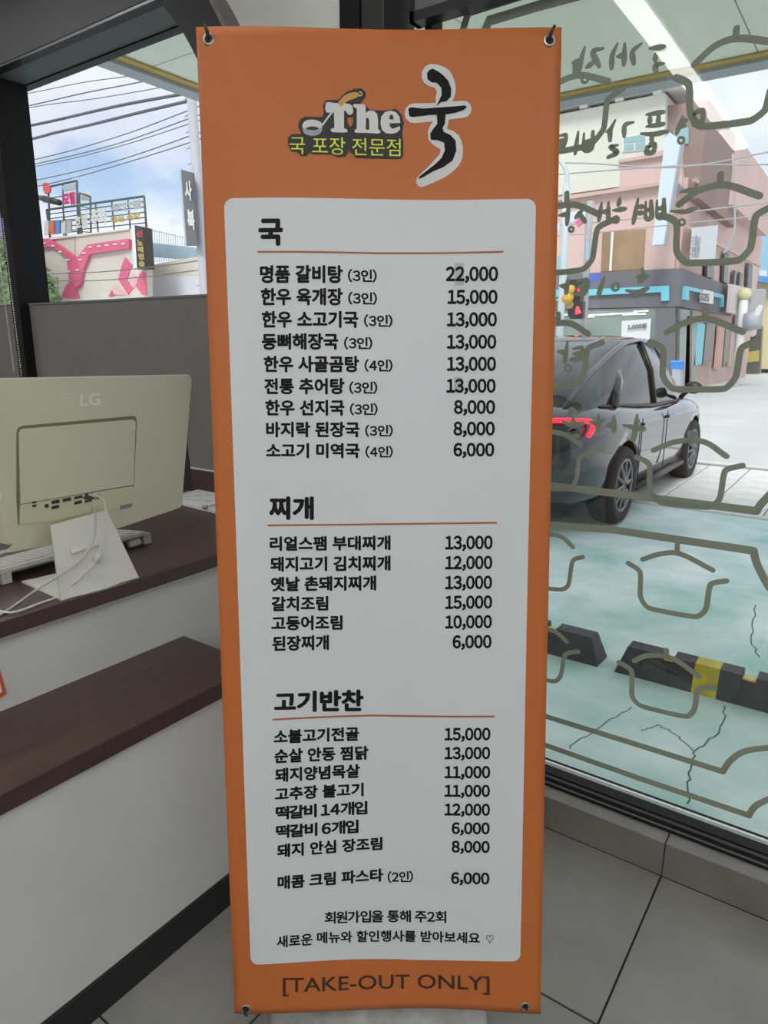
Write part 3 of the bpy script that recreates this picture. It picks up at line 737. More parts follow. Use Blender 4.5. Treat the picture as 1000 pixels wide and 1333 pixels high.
tx(R3, '고기반찬', 73, 388, 55, 128, 47, 126, bold=.045, name='menu_heading'); rule(R3, [(68, 152), (300, 143), (420, 139), (848, 142)], 2.4)
for s, x0, x1, y0, y1, z0_, z1_, pr_, c0, c1_, d0, d1 in (
    ('소불고기전골', 72, 372, 188, 238, 179, 229, '15,000', 672, 834, 180, 231),
    ('순살 안동 찜닭', 74, 405, 255, 306, 246, 296, '13,000', 672, 833, 247, 297),
    ('돼지양념목살', 77, 375, 322, 372, 310, 360, '11,000', 672, 833, 314, 364),
    ('고추장 불고기', 76, 388, 390, 437, 376, 425, '11,000', 672, 832, 380, 429),
    ('떡갈비 14개입', 79, 401, 455, 503, 441, 489, '12,000', 672, 832, 446, 495),
    ('떡갈비 6개입', 80, 370, 521, 568, 507, 555, '6,000', 697, 831, 512, 560),
    ('돼지 안심 장조림', 84, 454, 587, 635, 568, 615, '8,000', 697, 831, 577, 625),
    ('매콤 크림 파스타', 86, 457, 698, 746, 679, 726, '6,000', 695, 830, 688, 736)):
    tx(R3, s, x0, x1, y0, y1, z0_, z1_); tx(R3, pr_, c0, c1_, d0, d1, name='menu_price', bold=.040)
tx(R3, '(2인)', 472, 562, 689, 732, 687, 728, bold=.032)
R4 = rgn((300, 1150), .4)
tx(R4, '회원가입을 통해 주2회', 307, 703, 90, 130, name='closing_line', bold=.03)
tx(R4, '새로운', 152, 268, 164, 203, 157, 197, name='closing_line', bold=.03)
tx(R4, '메뉴와 할인행사를 받아보세요', 282, 812, 154, 192, 157, 195, name='closing_line', bold=.03)
tx(R4, '♡', 832, 856, 165, 192, name='closing_line', bold=0)
tx(R4, '[TAKE-OUT ONLY]', 172, 843, 300, 360, m=mat('print_brown_black', (.055, .025, .012), rough=.5), name='footer_line', bold=.010)
# logo
R5 = rgn((370, 70), .26)
def bpoly(name, pts, m, h, sm=False):
    P = [R5(*p) for p in pts]
    if sm: P = smooth_path(P + [P[0]], 4)[:-1]
    bm = bmesh.new(); f = bm.faces.new([bm.verts.new(tuple(bpx(h)(*p))) for p in P]); bmesh.ops.triangulate(bm, faces=[f])
    return bm_obj(name, bm, m, ban)
def bstroke(name, strokes, m, h, sm=True):
    bm = bmesh.new()
    for pts, w in strokes:
        P = [np.array(bst(*R5(*p))) for p in pts]
        if isinstance(w, (list, tuple)) and sm:
            W = np.interp(np.linspace(0, len(w) - 1, (len(w) - 1) * 5 + 1), range(len(w)), w) * .26 * .00122
            W = list(W); P = smooth_path(P, 5)
        else:
            W = [(w if not isinstance(w, (list, tuple)) else w[0]) * .26 * .00122] * len(P)
            if sm: P = smooth_path(P, 5); W = [W[0]] * len(P)
        ribbon(bm, P, W, lambda s, t: b3(s, t, h))
    return bm_obj(name, bm, m, ban)
bpoly('logo_backing', [(22,460),(20,430),(40,410),(88,408),(72,370),(82,335),(110,320),(190,322),(200,300),(195,262),(210,235),(270,232),(310,192),(350,175),(385,170),(408,188),(408,215),(380,250),(400,250),(430,278),(500,280),(560,270),(590,300),(600,340),(592,400),(597,430),(597,505),(585,522),(360,522),(345,505),(325,490),(310,515),(270,522),(240,508),(150,510),(130,500),(115,518),(90,520),(70,500),(40,497),(28,480)], m_ldark, .0008, False)
bpoly('logo_gap', [(318,322),(345,318),(345,345),(332,368),(318,345)], m_orange, .0010)
bpoly('logo_bowl', [(92,372),(100,402),(125,415),(160,415),(185,400),(193,370),(180,352),(140,338),(105,350)], m_lgrey, .0011, True)
bpoly('logo_bowl_rim', [(92,368),(105,345),(140,336),(178,344),(193,362),(182,376),(140,382),(105,380)], m_lwhite, .0012, True)
bpoly('logo_bowl_inner', [(112,378),(140,370),(172,376),(165,386),(140,388),(118,386)], m_ldark, .0014, True)
bstroke('logo_ladle_handle', [([(195,360),(235,305),(275,260)], 9)], m_lwhite, .0020)
bpoly('logo_ladle_grip', [(272,245),(300,213),(340,195),(370,195),(376,207),(360,222),(320,238),(288,265),(275,262)], m_lwood, .0020, True)
bstroke('logo_ladle_hook', [([(376,190),(388,194),(388,206),(376,210),(368,202)], 5)], m_lwhite, .0018)
# "The" in fat slab letters
W_ = m_lwhite
bpoly('logo_letter', [(210,250),(222,246),(250,250),(300,250),(325,252),(342,262),(346,290),(340,303),(325,308),(315,300),(308,285),(300,290),(300,375),(316,382),(318,394),(300,397),(245,397),(234,390),(236,380),(252,374),(250,300),(244,290),(228,300),(212,298),(206,280)], W_, .0014)
bpoly('logo_letter', [(345,257),(352,252),(402,252),(408,262),(408,295),(425,283),(450,284),(466,300),(470,330),(470,375),(482,383),(480,395),(462,397),(415,396),(412,386),(426,376),(426,330),(420,318),(410,322),(408,375),(420,384),(418,395),(365,397),(352,392),(354,382),(364,375),(364,275),(350,268)], W_, .0014)
bpoly('logo_letter', [(535,280),(560,288),(578,310),(582,342),(527,345),(530,362),(545,372),(562,365),(580,358),(580,375),(565,390),(540,397),(510,395),(490,378),(482,345),(486,312),(505,288)], W_, .0014)
bpoly('logo_letter_hole', [(527,325),(529,306),(537,300),(546,306),(548,325)], m_ldark, .0017)
tx(R5, '국 포장 전문점', 30, 583, 422, 510, m=m_lgreen, bold=0, name='logo_subtitle', h=.0016)
# brush-written syllable with its pale halo
bstroke('logo_brush_halo', [([(742,100),(790,120),(812,175),(800,225),(790,262)], [112, 112, 102, 88, 62]), ([(650,292),(760,285),(900,273)], [98, 90, 84]), ([(795,290),(785,340),(765,400),(830,440),(835,510),(780,570),(690,632)], [70, 80, 92, 118, 122, 104, 62])], m_lwhite, .0009)
bpoly('logo_brush_stroke', [(716,90),(730,74),(745,68),(775,84),(800,104),(822,128),(838,170),(836,210),(815,232),(785,238),(762,258),(775,232),(790,200),(788,165),(765,140),(740,138),(718,120)], m_ink, .0014)
bpoly('logo_brush_stroke', [(622,270),(635,262),(700,268),(790,262),(860,258),(905,254),(918,262),(900,278),(855,292),(800,300),(730,300),(700,305),(640,312),(626,305)], m_ink, .0014)
bpoly('logo_brush_stroke', [(765,300),(810,300),(806,345),(795,365),(800,385),(835,402),(860,430),(864,480),(845,530),(800,562),(745,585),(700,612),(672,624),(680,608),(715,580),(760,545),(790,515),(806,478),(802,440),(770,428),(735,425),(732,395),(748,370),(768,345)], m_ink, .0014)

# grommets and hooks
def grommet(px, up):
    s, t = bst(*px); cpt_ = b3(s, t, .0012)
    bm = bmesh.new(); bu, bv = Vector(tuple(BU)), Vector(tuple(BV))
    add_tube(bm, [cpt_ + .0078 * (math.cos(a) * BU + math.sin(a) * BV) for a in np.linspace(0, 2 * math.pi, 25)[:-1]], .0022, 8, True)
    g_ = bm_obj('grommet', bm, m_steel, ban, True)
    bm = bmesh.new(); vv = [bm.verts.new(tuple(cpt_ + .0062 * (math.cos(a) * BU + math.sin(a) * BV) - BN * .0002)) for a in np.linspace(0, 2 * math.pi, 25)[:-1]]; bm.faces.new(vv)
    bm_obj('eyelet', bm, m_port, g_)
    return cpt_
hooks = []
st = thing('banner_stand', 'dark banner stand with hooked arms and round plastic base behind the orange banner', 'banner stand', (*((BL + BR) / 2)[:2], 0))
for px, q in (((273, 54), (-4, 20)), ((715, 54), (5, 20)), ((321, 1310), (4, -6)), ((683, 1306), (-3, 6))):
    c_ = grommet(px, 1)
    e = c_ + BN * .010 + BU * q[0] * .0012 + BV * q[1] * .0009
    tube('hook', [c_ - BN * .03 - BV * q[1] * .0002, c_ + BN * .002, c_ + BN * .009 + BV * q[1] * .0004, e], [.003, .003, .0032, .0022], m_dgrey, st, 8)
    hooks.append(c_ - BN * .03)
pc_ = (hooks[0] + hooks[1]) / 2 - BN * .03; pb_ = (hooks[2] + hooks[3]) / 2 - BN * .03
base_c = np.array([pb_[0] - .02, pb_[1] + .0, 0])
tube('pole', [np.array([pb_[0], pb_[1], .07]), pb_ + BV * .05, pc_], .009, m_dgrey, st, 10)
for i, j, p in ((0, 1, pc_), (2, 3, pb_)):
    tube('arm', [hooks[i], p, hooks[j]], .0045, m_dgrey, st, 8)
bm = bmesh.new(); prof = [(.0, .0), (.20, 0), (.225, .015), (.228, .04), (.215, .062), (.18, .070), (.06, .074), (.03, .085), (0, .085)]; sg = 40; rg_ = []
for r_, z_ in prof: rg_.append([bm.verts.new((base_c[0] + r_ * math.cos(2 * math.pi * k / sg), base_c[1] + r_ * math.sin(2 * math.pi * k / sg), z_)) for k in range(sg)])
for a, b in zip(rg_, rg_[1:]):
    for k in range(sg): bm.faces.new((a[k], a[(k + 1) % sg], b[(k + 1) % sg], b[k]))
bmesh.ops.remove_doubles(bm, verts=bm.verts, dist=1e-5)
bm_obj('base', bm, m_stone, st, True)

# ------------------------------------------------------------------ outdoors: ground
m_green = mat('green_painted_concrete', (.32, .58, .52), rough=.6, col2=(.88, .93, .94), vscale=1.6, bump=.15, bscale=12)
m_crack = mat('crack', (.10, .16, .15), rough=.9)
m_pave = mat('paver', (.74, .73, .70), rough=.8, var=.12, vscale=3, bump=.1)
m_paved = mat('paver_gap', (.25, .25, .24), rough=.9)
m_road = mat('asphalt_pale', (.56, .57, .56), rough=.85, var=.1, vscale=.6, bump=.1)
def gz(y): return -.05 - .15 * min(1, max(0, (y - 1.9) / 3.6))
V = []; Fc = []; ys = [1.893, 2.4, 3, 3.6, 4.2, 4.8, 5.5, 6.2, 7.3]; xs = [-14, -6, -3, -1.5, 0, 2, 5]
for y in ys:
    for x in xs: V.append((x, y, gz(y)))
for j in range(len(ys) - 1):
    for i in range(len(xs) - 1):
        a = j * len(xs) + i; Fc.append((a, a + 1, a + len(xs) + 1, a + len(xs)))
drive = struct(mesh('driveway', V, Fc, m_green))
random.seed(4)
def crack(pts, w):
    P = [at(x, y, z=-.1) for x, y in pts]; Q = []
    for a, b in zip(P, P[1:]):
        for k in range(7):
            p = a + (b - a) * k / 7; Q.append((p[0] + random.uniform(-.008, .008), p[1] + random.uniform(-.008, .008)))
    Q.append((P[-1][0], P[-1][1])); bm = bmesh.new()
    ribbon(bm, Q, w, lambda x, y: (x, y, gz(y) + .0015)); bm_obj('crack', bm, m_crack, drive)
crack([(945, 920), (938, 955), (903, 985), (898, 1010), (893, 1060)], .006); crack([(903, 985), (880, 962), (856, 950), (835, 958)], .004)
crack([(985, 775), (980, 830), (990, 850)], .006); crack([(740, 985), (770, 960), (822, 925)], .004)
box('threshold_slab', -14, 5, 1.88, 1.90, -.3, .09, m_pave, drive)
side = struct(thing('sidewalk', '', '', (0, 8.7, -.2), kind='structure'))
box('bedding', -14, 6, 7.3, 10.3, -.35, -.212, m_paved, side)
pm = None
for j in range(7):
    for i in range(24):
        x, y = -8.5 + i * .5 + (j % 2) * .0, 7.48 + j * .4
        if pm is None: o = box('paver', -.242, .242, -.192, .192, -.05, 0, m_pave, side, bevel=.006, seg=1); pm = o.data
        else: o = reg(bpy.data.objects.new('paver', pm), side)
        o.location = (x, y, -.198 + random.uniform(-.003, .003))
kp_ = mat('kerb_stone', (.66, .66, .63), rough=.8)
for i in range(14):
    box('kerb_stone', -9 + i, -8.01 + i, 7.18, 7.28, -.3, -.185, kp_, side, bevel=.01)
    box('kerb_stone', -9 + i, -8.01 + i, 10.3, 10.45, -.4, -.195, kp_, side, bevel=.01)
struct(box('road', -90, 60, 10.45, 90, -.5, -.24, m_road))
struct(box('soil_verge', -90, -14, -5, 10.45, -.5, -.22, m_road))
struct(box('building_plinth', 5, 60, 1.9, 10.45, -.5, -.22, m_road))

# ------------------------------------------------------------------ canopy
m_can = mat('canopy_panel', (.90, .89, .76), rough=.55, var=.03)
m_gold = mat('gold_trim', (.50, .34, .07), rough=.4)
m_fas = mat('canopy_fascia', (.42, .43, .46), rough=.6)
cany = thing('shop_canopy', 'wide cream canopy with gold edge strip projecting above the shop front', 'canopy', (-.5, 3.3, 3.0))
GX, GY, ZCn = -3.86, 4.83, 3.0
box('deck', GX - .12, 8, 1.90, GY + .14, ZCn + .02, ZCn + .30, m_fas, cany)
seam = at(974, 39, z=ZCn)[0]
nx = 0
x = seam
while x > GX + .1: x -= 1.2
while x < 7.9:
    xa, xb = max(x, GX + .02), min(x + 1.2, 8)
    for ya, yb in ((1.90, 3.0), (3.0, GY - .02)):
        box('canopy_panel', xa + .004, xb - .004, ya + .004, yb - .004, ZCn, ZCn + .02, m_can, cany)
    x += 1.2
box('gold_strip', GX - .05, 8, GY - .02, GY + .055, ZCn - .012, ZCn + .02, m_gold, cany)
box('gold_strip', GX - .05, GX + .022, 1.90, GY - .02, ZCn - .012, ZCn + .02, m_gold, cany)
box('fascia', GX - .17, 8, GY + .055, GY + .20, ZCn - .03, ZCn + .42, m_fas, cany)
box('fascia', GX - .17, GX - .05, 1.90, GY + .055, ZCn - .03, ZCn + .42, m_fas, cany)

# ------------------------------------------------------------------ rubber wheel stops
m_rub = mat('black_rubber', (.045, .042, .048), rough=.6, var=.25, vscale=20)
m_yel = mat('yellow_rubber', (.62, .46, .04), rough=.5, var=.2, vscale=15)
m_refl = mat('reflector', (.75, .62, .18), rough=.25)
def wheel_stop(x0, x1, segs, label):
    y0 = 3.13; z = gz(y0)
    r = thing('wheel_stop', label, 'wheel stop', ((x0 + x1) / 2, y0, z), 'black and yellow parking wheel stops')
    def block(name, xa, xb, h, m, ta=0, tb=0):
        bm = bmesh.new(); q = []
        for xx, t in ((xa, ta), (xb, tb)):
            q.append([bm.verts.new((xx, y0 - .075, z)), bm.verts.new((xx, y0 + .075, z)), bm.verts.new((xx + t * 1.0, y0 + .042, z + h)), bm.verts.new((xx + t, y0 - .042, z + h))])
        bm.faces.new(q[0][::-1]); bm.faces.new(q[1])
        for i in range(4): bm.faces.new((q[0][i], q[0][(i + 1) % 4], q[1][(i + 1) % 4], q[1][i]))
        return bm_obj(name, bm, m, r)
    for k, (a, b, h, kd) in enumerate(segs):
        m = m_yel if kd == 'y' else m_rub
        o = block('yellow_block' if kd == 'y' else 'block', a, b, h, m, .045 if k == 0 and kd != 'r' and a == x0 else 0, -.045 if b == x1 else 0)
        if kd == 'n': box('reflector', (a + b) / 2 - .028, (a + b) / 2 + .028, y0 - .03, y0 + .02, z + h, z + h + .012, m_refl, r, bevel=.004)
X_ = lambda x, y: float(at(x, y, Y=3.09)[0])
x0 = X_(803, 860)
wheel_stop(x0, x0 + 1.9, [(x0, X_(864, 850), .13, 'b'), (X_(864, 850), X_(878, 850), .10, 'n'), (X_(878, 850), X_(906, 860), .13, 'b'), (X_(906, 860), X_(938, 870), .131, 'y'), (X_(938, 870), X_(967, 875), .13, 'b'), (X_(967, 875), X_(986, 880), .10, 'n'), (X_(986, 880), x0 + .9, .13, 'b'), (x0 + .9, x0 + 1.0, .10, 'n'), (x0 + 1.0, x0 + 1.25, .131, 'y'), (x0 + 1.25, x0 + 1.9, .13, 'b')], 'black rubber wheel stop with a yellow block, right of the gap')
x1 = X_(782, 850)
wheel_stop(x1 - 1.9, x1, [(x1 - 1.9, x1 - .9, .13, 'b'), (x1 - .9, x1 - .6, .131, 'y'), (x1 - .6, X_(709, 820), .13, 'b'), (X_(709, 820), X_(724, 820), .10, 'n'), (X_(724, 820), x1, .13, 'b')], 'black rubber wheel stop nearest the banner, left of the gap')

# ------------------------------------------------------------------ car
m_car = mat('car_paint_grey', (.030, .033, .040), rough=.2, metal=.5); m_car.node_tree.nodes['Principled BSDF'].inputs['Coat Weight'].default_value = 1
m_cglass = mat('car_glass', (.012, .016, .016), rough=.04, spec=.9)
m_tire = mat('tyre', (.02, .02, .02), rough=.8); m_rim = mat('rim_grey', (.18, .18, .19), rough=.35, metal=.7)
m_plas = mat('car_trim_black', (.015, .015, .016), rough=.4); m_chr = mat('car_chrome', (.6, .6, .6), rough=.15, metal=1)
m_tail = mat('tail_light_lit', (1, .02, .05), emit=1.6, rough=.2)
m_taild = mat('tail_light_lens', (.25, .01, .02), rough=.15)
CX, CY, CZ = -2.72, 5.30, -.20
car = thing('car', 'dark grey electric car parked outside with its red tail light lit', 'car', (CX, CY + 2.3, CZ))
def cp(x, w, z): return (CX + w, CY + x * 1.03, CZ + z)      # x along the car from its tail, w to the right
ST = [(0.0,.70,.44,.62,.92,.96),(.06,.80,.34,.60,.98,1.05),(.2,.87,.28,.6,1.02,1.12),(.5,.925,.25,.62,1.05,1.15),(.9,.95,.24,.64,1.05,1.14),(1.4,.945,.22,.62,1.02,1.08),(2.0,.94,.20,.62,.99,1.04),(2.6,.94,.20,.62,.98,1.03),(3.1,.945,.20,.6,.97,1.04),(3.5,.95,.22,.6,.96,1.03),(3.9,.93,.24,.6,.90,.98),(4.25,.86,.26,.55,.80,.88),(4.5,.72,.28,.5,.68,.75),(4.6,.52,.32,.46,.58,.62)]
bm = bmesh.new(); rings = []
for x, w, zb, zm, zs, zt in ST:
    half = [(.0, zb), (.55 * w, zb), (.86 * w, zb + .01), (.975 * w, zb + .08), (w, zm), (.995 * w, (zm + zs) / 2 + .03), (.97 * w, zs - .05), (.91 * w, zs), (.78 * w, zs + .5 * (zt - zs)), (.4 * w, zt - .01), (0, zt)]
    ring = [cp(x, a, b) for a, b in half] + [cp(x, -a, b) for a, b in half[-2:0:-1]]
    rings.append([bm.verts.new(p) for p in ring])
for a, b in zip(rings, rings[1:]):
    for i in range(len(a)): bm.faces.new((a[i], a[(i + 1) % len(a)], b[(i + 1) % len(b)], b[i]))
bm.faces.new(rings[0]); bm.faces.new(rings[-1][::-1])
body = bm_obj('body', bm, m_car, car, True)
WX = (.93, 3.62)
cut = bmesh.new()
for wx in WX:
    for s in (-1, 1):
        bmesh.ops.create_cone(cut, cap_ends=True, segments=32, radius1=.40, radius2=.40, depth=.34, matrix=Matrix.Translation(Vector(cp(wx, s * .86, .36))) @ Matrix.Rotation(math.pi / 2, 4, 'Y'))
me = bpy.data.meshes.new('c'); cut.to_mesh(me); cut.free(); co = bpy.data.objects.new('c', me); COL.objects.link(co)
b_ = body.modifiers.new('b', 'BOOLEAN'); b_.object = co; b_.operation = 'DIFFERENCE'; b_.solver = 'EXACT'
bpy.context.view_layer.update()
nm = bpy.data.meshes.new_from_object(body.evaluated_get(bpy.context.evaluated_depsgraph_get())); body.modifiers.clear(); body.data = nm
bpy.data.objects.remove(co)
GH = [(.22,.74,.58,1.06,1.13),(.55,.80,.60,1.06,1.34),(.95,.84,.61,1.05,1.49),(1.45,.86,.62,1.02,1.64),(2.0,.865,.62,.99,1.68),(2.5,.865,.61,.98,1.65),(2.9,.86,.60,.97,1.53),(3.25,.84,.57,.97,1.33),(3.6,.80,.52,.99,1.12),(3.75,.76,.48,1.0,1.03)]
def ghalf(w, r_, z0_, z1_): return [(w, z0_ - .03), (w * .995, z0_ + .02), ((w + r_) / 2 + .055, (z0_ + z1_) / 2), (r_ + .05, z1_ - .07), (r_ - .02, z1_ - .022), (r_ * .6, z1_ - .004), (0, z1_)]
bm = bmesh.new(); rings = []
for x, w, r_, z0_, z1_ in GH:
    h = ghalf(w, r_, z0_, z1_); rings.append([bm.verts.new(cp(x, a, b)) for a, b in h] + [bm.verts.new(cp(x, -a, b)) for a, b in h[-2::-1]])
for a, b in zip(rings, rings[1:]):
    for i in range(len(a) - 1): bm.faces.new((a[i], a[i + 1], b[i + 1], b[i]))
bm.faces.new(rings[0]); bm.faces.new(rings[-1][::-1])
bm_obj('glasshouse', bm, m_cglass, car, True)
for s in (-1, 1):
    tube('roof_rail', smooth_path([cp(x, s * (r_ + .045), z1_ - .052) for x, w, r_, z0_, z1_ in GH], 3), .022, m_car, car)
    tube('window_trim', smooth_path([cp(x, s * (w + .004), z0_ + .015) for x, w, r_, z0_, z1_ in GH[1:-1]], 3), .012, m_plas, car)
    for xi, dx in ((4, .0),):
        x, w, r_, z0_, z1_ = GH[xi]; h = ghalf(w, r_, z0_, z1_)
        tube('pillar', [cp(x, s * (a + .004), b) for a, b in h[1:4]], .03, m_plas, car, 6)
    x, w, r_, z0_, z1_ = GH[2]; h = ghalf(w, r_, z0_, z1_)
    tube('pillar', [cp(x - .15 + .25 * i, s * (a + .0), b) for i, (a, b) in enumerate(h[1:4])], .045, m_car, car, 6)
    mi = thing('side_mirror', '', '', cp(3.05, s * 1.02, 1.08), kind='x'); del mi['kind']; mi.parent = car; mi.matrix_parent_inverse = Matrix.Translation(-car.location)
    bm = bmesh.new(); bmesh.ops.create_uvsphere(bm, u_segments=16, v_segments=10, radius=1, matrix=Matrix.Translation(Vector(cp(3.06, s * 1.0, 1.12))) @ Matrix.Diagonal((.095, .06, .07, 1)))
    bm_obj('mirror_shell', bm, m_plas, mi, True)
    tube('mirror_arm', [cp(3.1, s * .86, 1.0), cp(3.08, s * .94, 1.08)], .025, m_plas, mi)
    tail = [cp(-.012, s * .10, .98), cp(.0, s * .45, .99), cp(.035, s * .68, 1.0), (cp(.10, s * .82, 1.0)), cp(.18, s * .878, .985), cp(.17, s * .885, .93), cp(.12, s * .875, .88)]
    tube('tail_light', smooth_path(tail, 5), .021, m_tail, car)
    #bmq = bmesh.new(); add_tube(bmq, [cp(.08, s * .70, .93), cp(.16, s * .82, .93), cp(.42, s * .905, .96), cp(.52, s * .925, .98)], [.05, .055, .035, .008], 8); bm_obj('tail_light_lens', bmq, m_taild, car, True)
    for dx0, dx1 in ((1.35, 2.15), (2.25, 3.05)):
        tube('door_seam', [cp(dx0, s * .948, .92), cp(dx0 - .02, s * .955, .62), cp(dx0 + .02, s * .94, .34)], .005, m_plas, car, 5)
        box('door_handle', -.012, .012, -.10, .10, -.016, .016, m_car, car, bevel=.005, mtx=Matrix.Translation(Vector(cp(dx0 + .14, s * .945, .86))))
    tube('sill_trim', [cp(1.35, s * .92, .25), cp(3.2, s * .92, .25)], .035, m_plas, car)
    for wx in WX:
        wh = thing('wheel', '', '', cp(wx, s * .84, .35), kind='x'); del wh['kind']; wh.parent = car; wh.matrix_parent_inverse = Matrix.Translation(-car.location)
        bm = bmesh.new(); pr = [(.24, -.11), (.33, -.12), (.352, -.08), (.355, 0), (.352, .08), (.33, .12), (.24, .11)]; rg2 = []
        for rad_, o_x in pr: rg2.append([bm.verts.new(cp(wx + rad_ * math.cos(2 * math.pi * k / 36), s * .84 + o_x, .352 + rad_ * math.sin(2 * math.pi * k / 36))) for k in range(36)])
        for a, b in zip(rg2, rg2[1:] + rg2[:1]):
            for k in range(36): bm.faces.new((a[k], a[(k + 1) % 36], b[(k + 1) % 36], b[k]))
        bm_obj('tyre', bm, m_tire, wh, True)
        bm = bmesh.new()
        add_tube(bm, [cp(wx + .235 * math.cos(a), s * .94, .352 + .235 * math.sin(a)) for a in np.linspace(0, 2 * math.pi, 33)[:-1]], .016, 6, True)
        for k in range(10):
            a = 2 * math.pi * k / 10
            add_tube(bm, [cp(wx + .03 * math.cos(a), s * .95, .352 + .03 * math.sin(a)), cp(wx + .23 * math.cos(a + .1), s * .935, .352 + .23 * math.sin(a + .1))], [.022, .014], 6)
        bmesh.ops.create_cone(bm, cap_ends=True, segments=20, radius1=.05, radius2=.05, depth=.03, matrix=Matrix.Translation(Vector(cp(wx, s * .945, .352))) @ Matrix.Rotation(math.pi / 2, 4, 'Y'))
        bm_obj('rim', bm, m_rim, wh)
        bm = bmesh.new(); bmesh.ops.create_cone(bm, cap_ends=True, segments=24, radius1=.238, radius2=.238, depth=.05, matrix=Matrix.Translation(Vector(cp(wx, s * .86, .352))) @ Matrix.Rotation(math.pi / 2, 4, 'Y'))
        bm_obj('brake_disc', bm, m_plas, wh)
box('rear_bumper_trim', CX - .62, CX + .62, CY - .012, CY + .05, CZ + .33, CZ + .50, m_plas, car, bevel=.02)
box('number_plate', CX - .26, CX + .26, CY - .012, CY + .003, CZ + .62, CZ + .73, mat('plate', (.7, .75, .8), rough=.4), car, bevel=.003)

# ------------------------------------------------------------------ corner building across the road
m_pink = mat('pink_render', (.66, .47, .43), rough=.85, var=.08, vscale=.5); m_pinkd = mat('pink_render_dark', (.58, .42, .38), rough=.85, var=.1, vscale=.6)
m_offw = mat('offwhite_render', (.70, .69, .60), rough=.85, var=.05, vscale=.4)
m_brn = mat('brown_brick', (.30, .21, .19), rough=.9, var=.1)
m_band = mat('grey_cladding', (.15, .15, .165), rough=.6); m_cyan = mat('cyan_sign', (.16, .50, .62), rough=.4, emit=.12)
m_shopg = mat('shop_glass', (.22, .27, .25), rough=.25, var=.25, vscale=.8); m_wing = mat('window_dark', (.12, .11, .10), rough=.3)
m_orw = mat('window_warm', (.20, .13, .09), rough=.3, col2=(.42, .28, .16), vscale=.5); m_bl = mat('window_teal', (.30, .46, .48), rough=.3)
m_wf = mat('white_frame', (.75, .75, .74), rough=.6); m_pcol = mat('pink_column', (.62, .38, .33), rough=.8)
YB = 24.0; XB_ = float(at(881, 375, Y=YB)[0]); Z0 = -.24
bld = thing('corner_building', 'pink and white corner building with a grey convenience store on its ground floor', 'building', (XB_ - 6, YB + 5, Z0))
zA = float(at(880, 350, Y=YB)[2]); z6 = float(at(899, 232, X=XB_)[2])
box('lower_block', XB_ - 22, XB_ - .02, YB + .15, YB + 16, Z0, zA, m_pinkd, bld)
box('middle_block', XB_ - 22, XB_ - .02, YB + .15, YB + 16, zA, z6, m_pink, bld)
Yb2 = 29.0; xb2 = float(at(961, 200, Y=Yb2)[0]); zb2 = float(at(925, 185, Y=Yb2)[2])
box('rear_block', xb2 - 12, xb2, Yb2, Yb2 + 9, z6 - .1, zb2, m_pink, bld)
m_tp = [(640, 167), (728, 149), (866, 121), (866, 207), (807, 209), (807, 240), (726, 254), (640, 272)]
slab('white_storey', [(600, 175), (728, 149), (866, 121), (866, 204), (807, 208), (807, 243), (726, 254), (600, 280)], m_offw, bld, Y=YB, th=9)
slab('pink_storey', [(807, 209), (885, 190), (889, 236), (877, 355), (600, 370), (600, 281), (807, 244)], m_pink, bld, Y=YB, th=.3, off=.001)
zt = float(at(866, 106, Y=YB)[2]); zwt = float(at(866, 121, Y=YB)[2]); xw = float(at(866, 121, Y=YB)[0])
box('roof_slab', xw - 16, xw + .5, YB - .5, YB + 9, zt - .22, zt, m_wf, bld)
box('penthouse_wall', xw - 16, xw, YB + .3, YB + 8, zwt, zt - .22, m_wing, bld)
for i in range(9):
    box('roof_post', xw - .35 - i * 1.15, xw - .1 - i * 1.15, YB - .05, YB + .25, zwt, zt - .22, m_wf, bld)
box('brick_side', xw, xw + 1.2, YB + .3, YB + 7, z6 - .6, zt - .6, m_brn, bld)
for i in range(5):
    slab('roof_window', [(735 + i * 23, 142 - i * 4.7), (751 + i * 23, 138.8 - i * 4.7), (751 + i * 23, 145.5 - i * 4.7), (735 + i * 23, 148.8 - i * 4.7)], m_wing, bld, Y=YB + .3, th=.05, off=.03)
f = slab('window', [(811, 178), (843, 173), (843, 195), (811, 198)], m_wf, bld, Y=YB, th=.1, off=.05); slab('pane', [(813, 180), (841, 175), (841, 184), (813, 187)], m_bl, f, Y=YB, th=.1, off=.07); slab('pane', [(813, 189), (826, 187.5), (826, 195), (813, 196.5)], m_bl, f, Y=YB, th=.1, off=.07); slab('pane', [(828, 187), (841, 185.5), (841, 193.5), (828, 195)], m_bl, f, Y=YB, th=.1, off=.07)
slab('window', [(878, 170), (897, 166), (897, 187), (878, 190)], m_bl, bld, Y=YB + .3, th=.1, off=.06)
f = slab('window', [(785, 303), (841, 298), (838, 350), (783, 354)], m_orw, bld, Y=YB, th=.1, off=.04); slab('window_bar', [(797, 302), (800, 302), (797, 353), (794, 353)], m_wf, f, Y=YB, th=.05, off=.08)
slab('window', [(722, 334), (731, 333), (730, 354), (722, 354)], m_bl, bld, Y=YB, th=.1, off=.04)
slab('ledge', [(700, 262), (883, 236), (884, 240), (700, 267)], m_pinkd, bld, Y=YB, th=.3, off=.25)
slab('ledge', [(807, 209), (885, 198), (885, 201), (807, 213)], m_pinkd, bld, Y=YB, th=.3, off=.15)
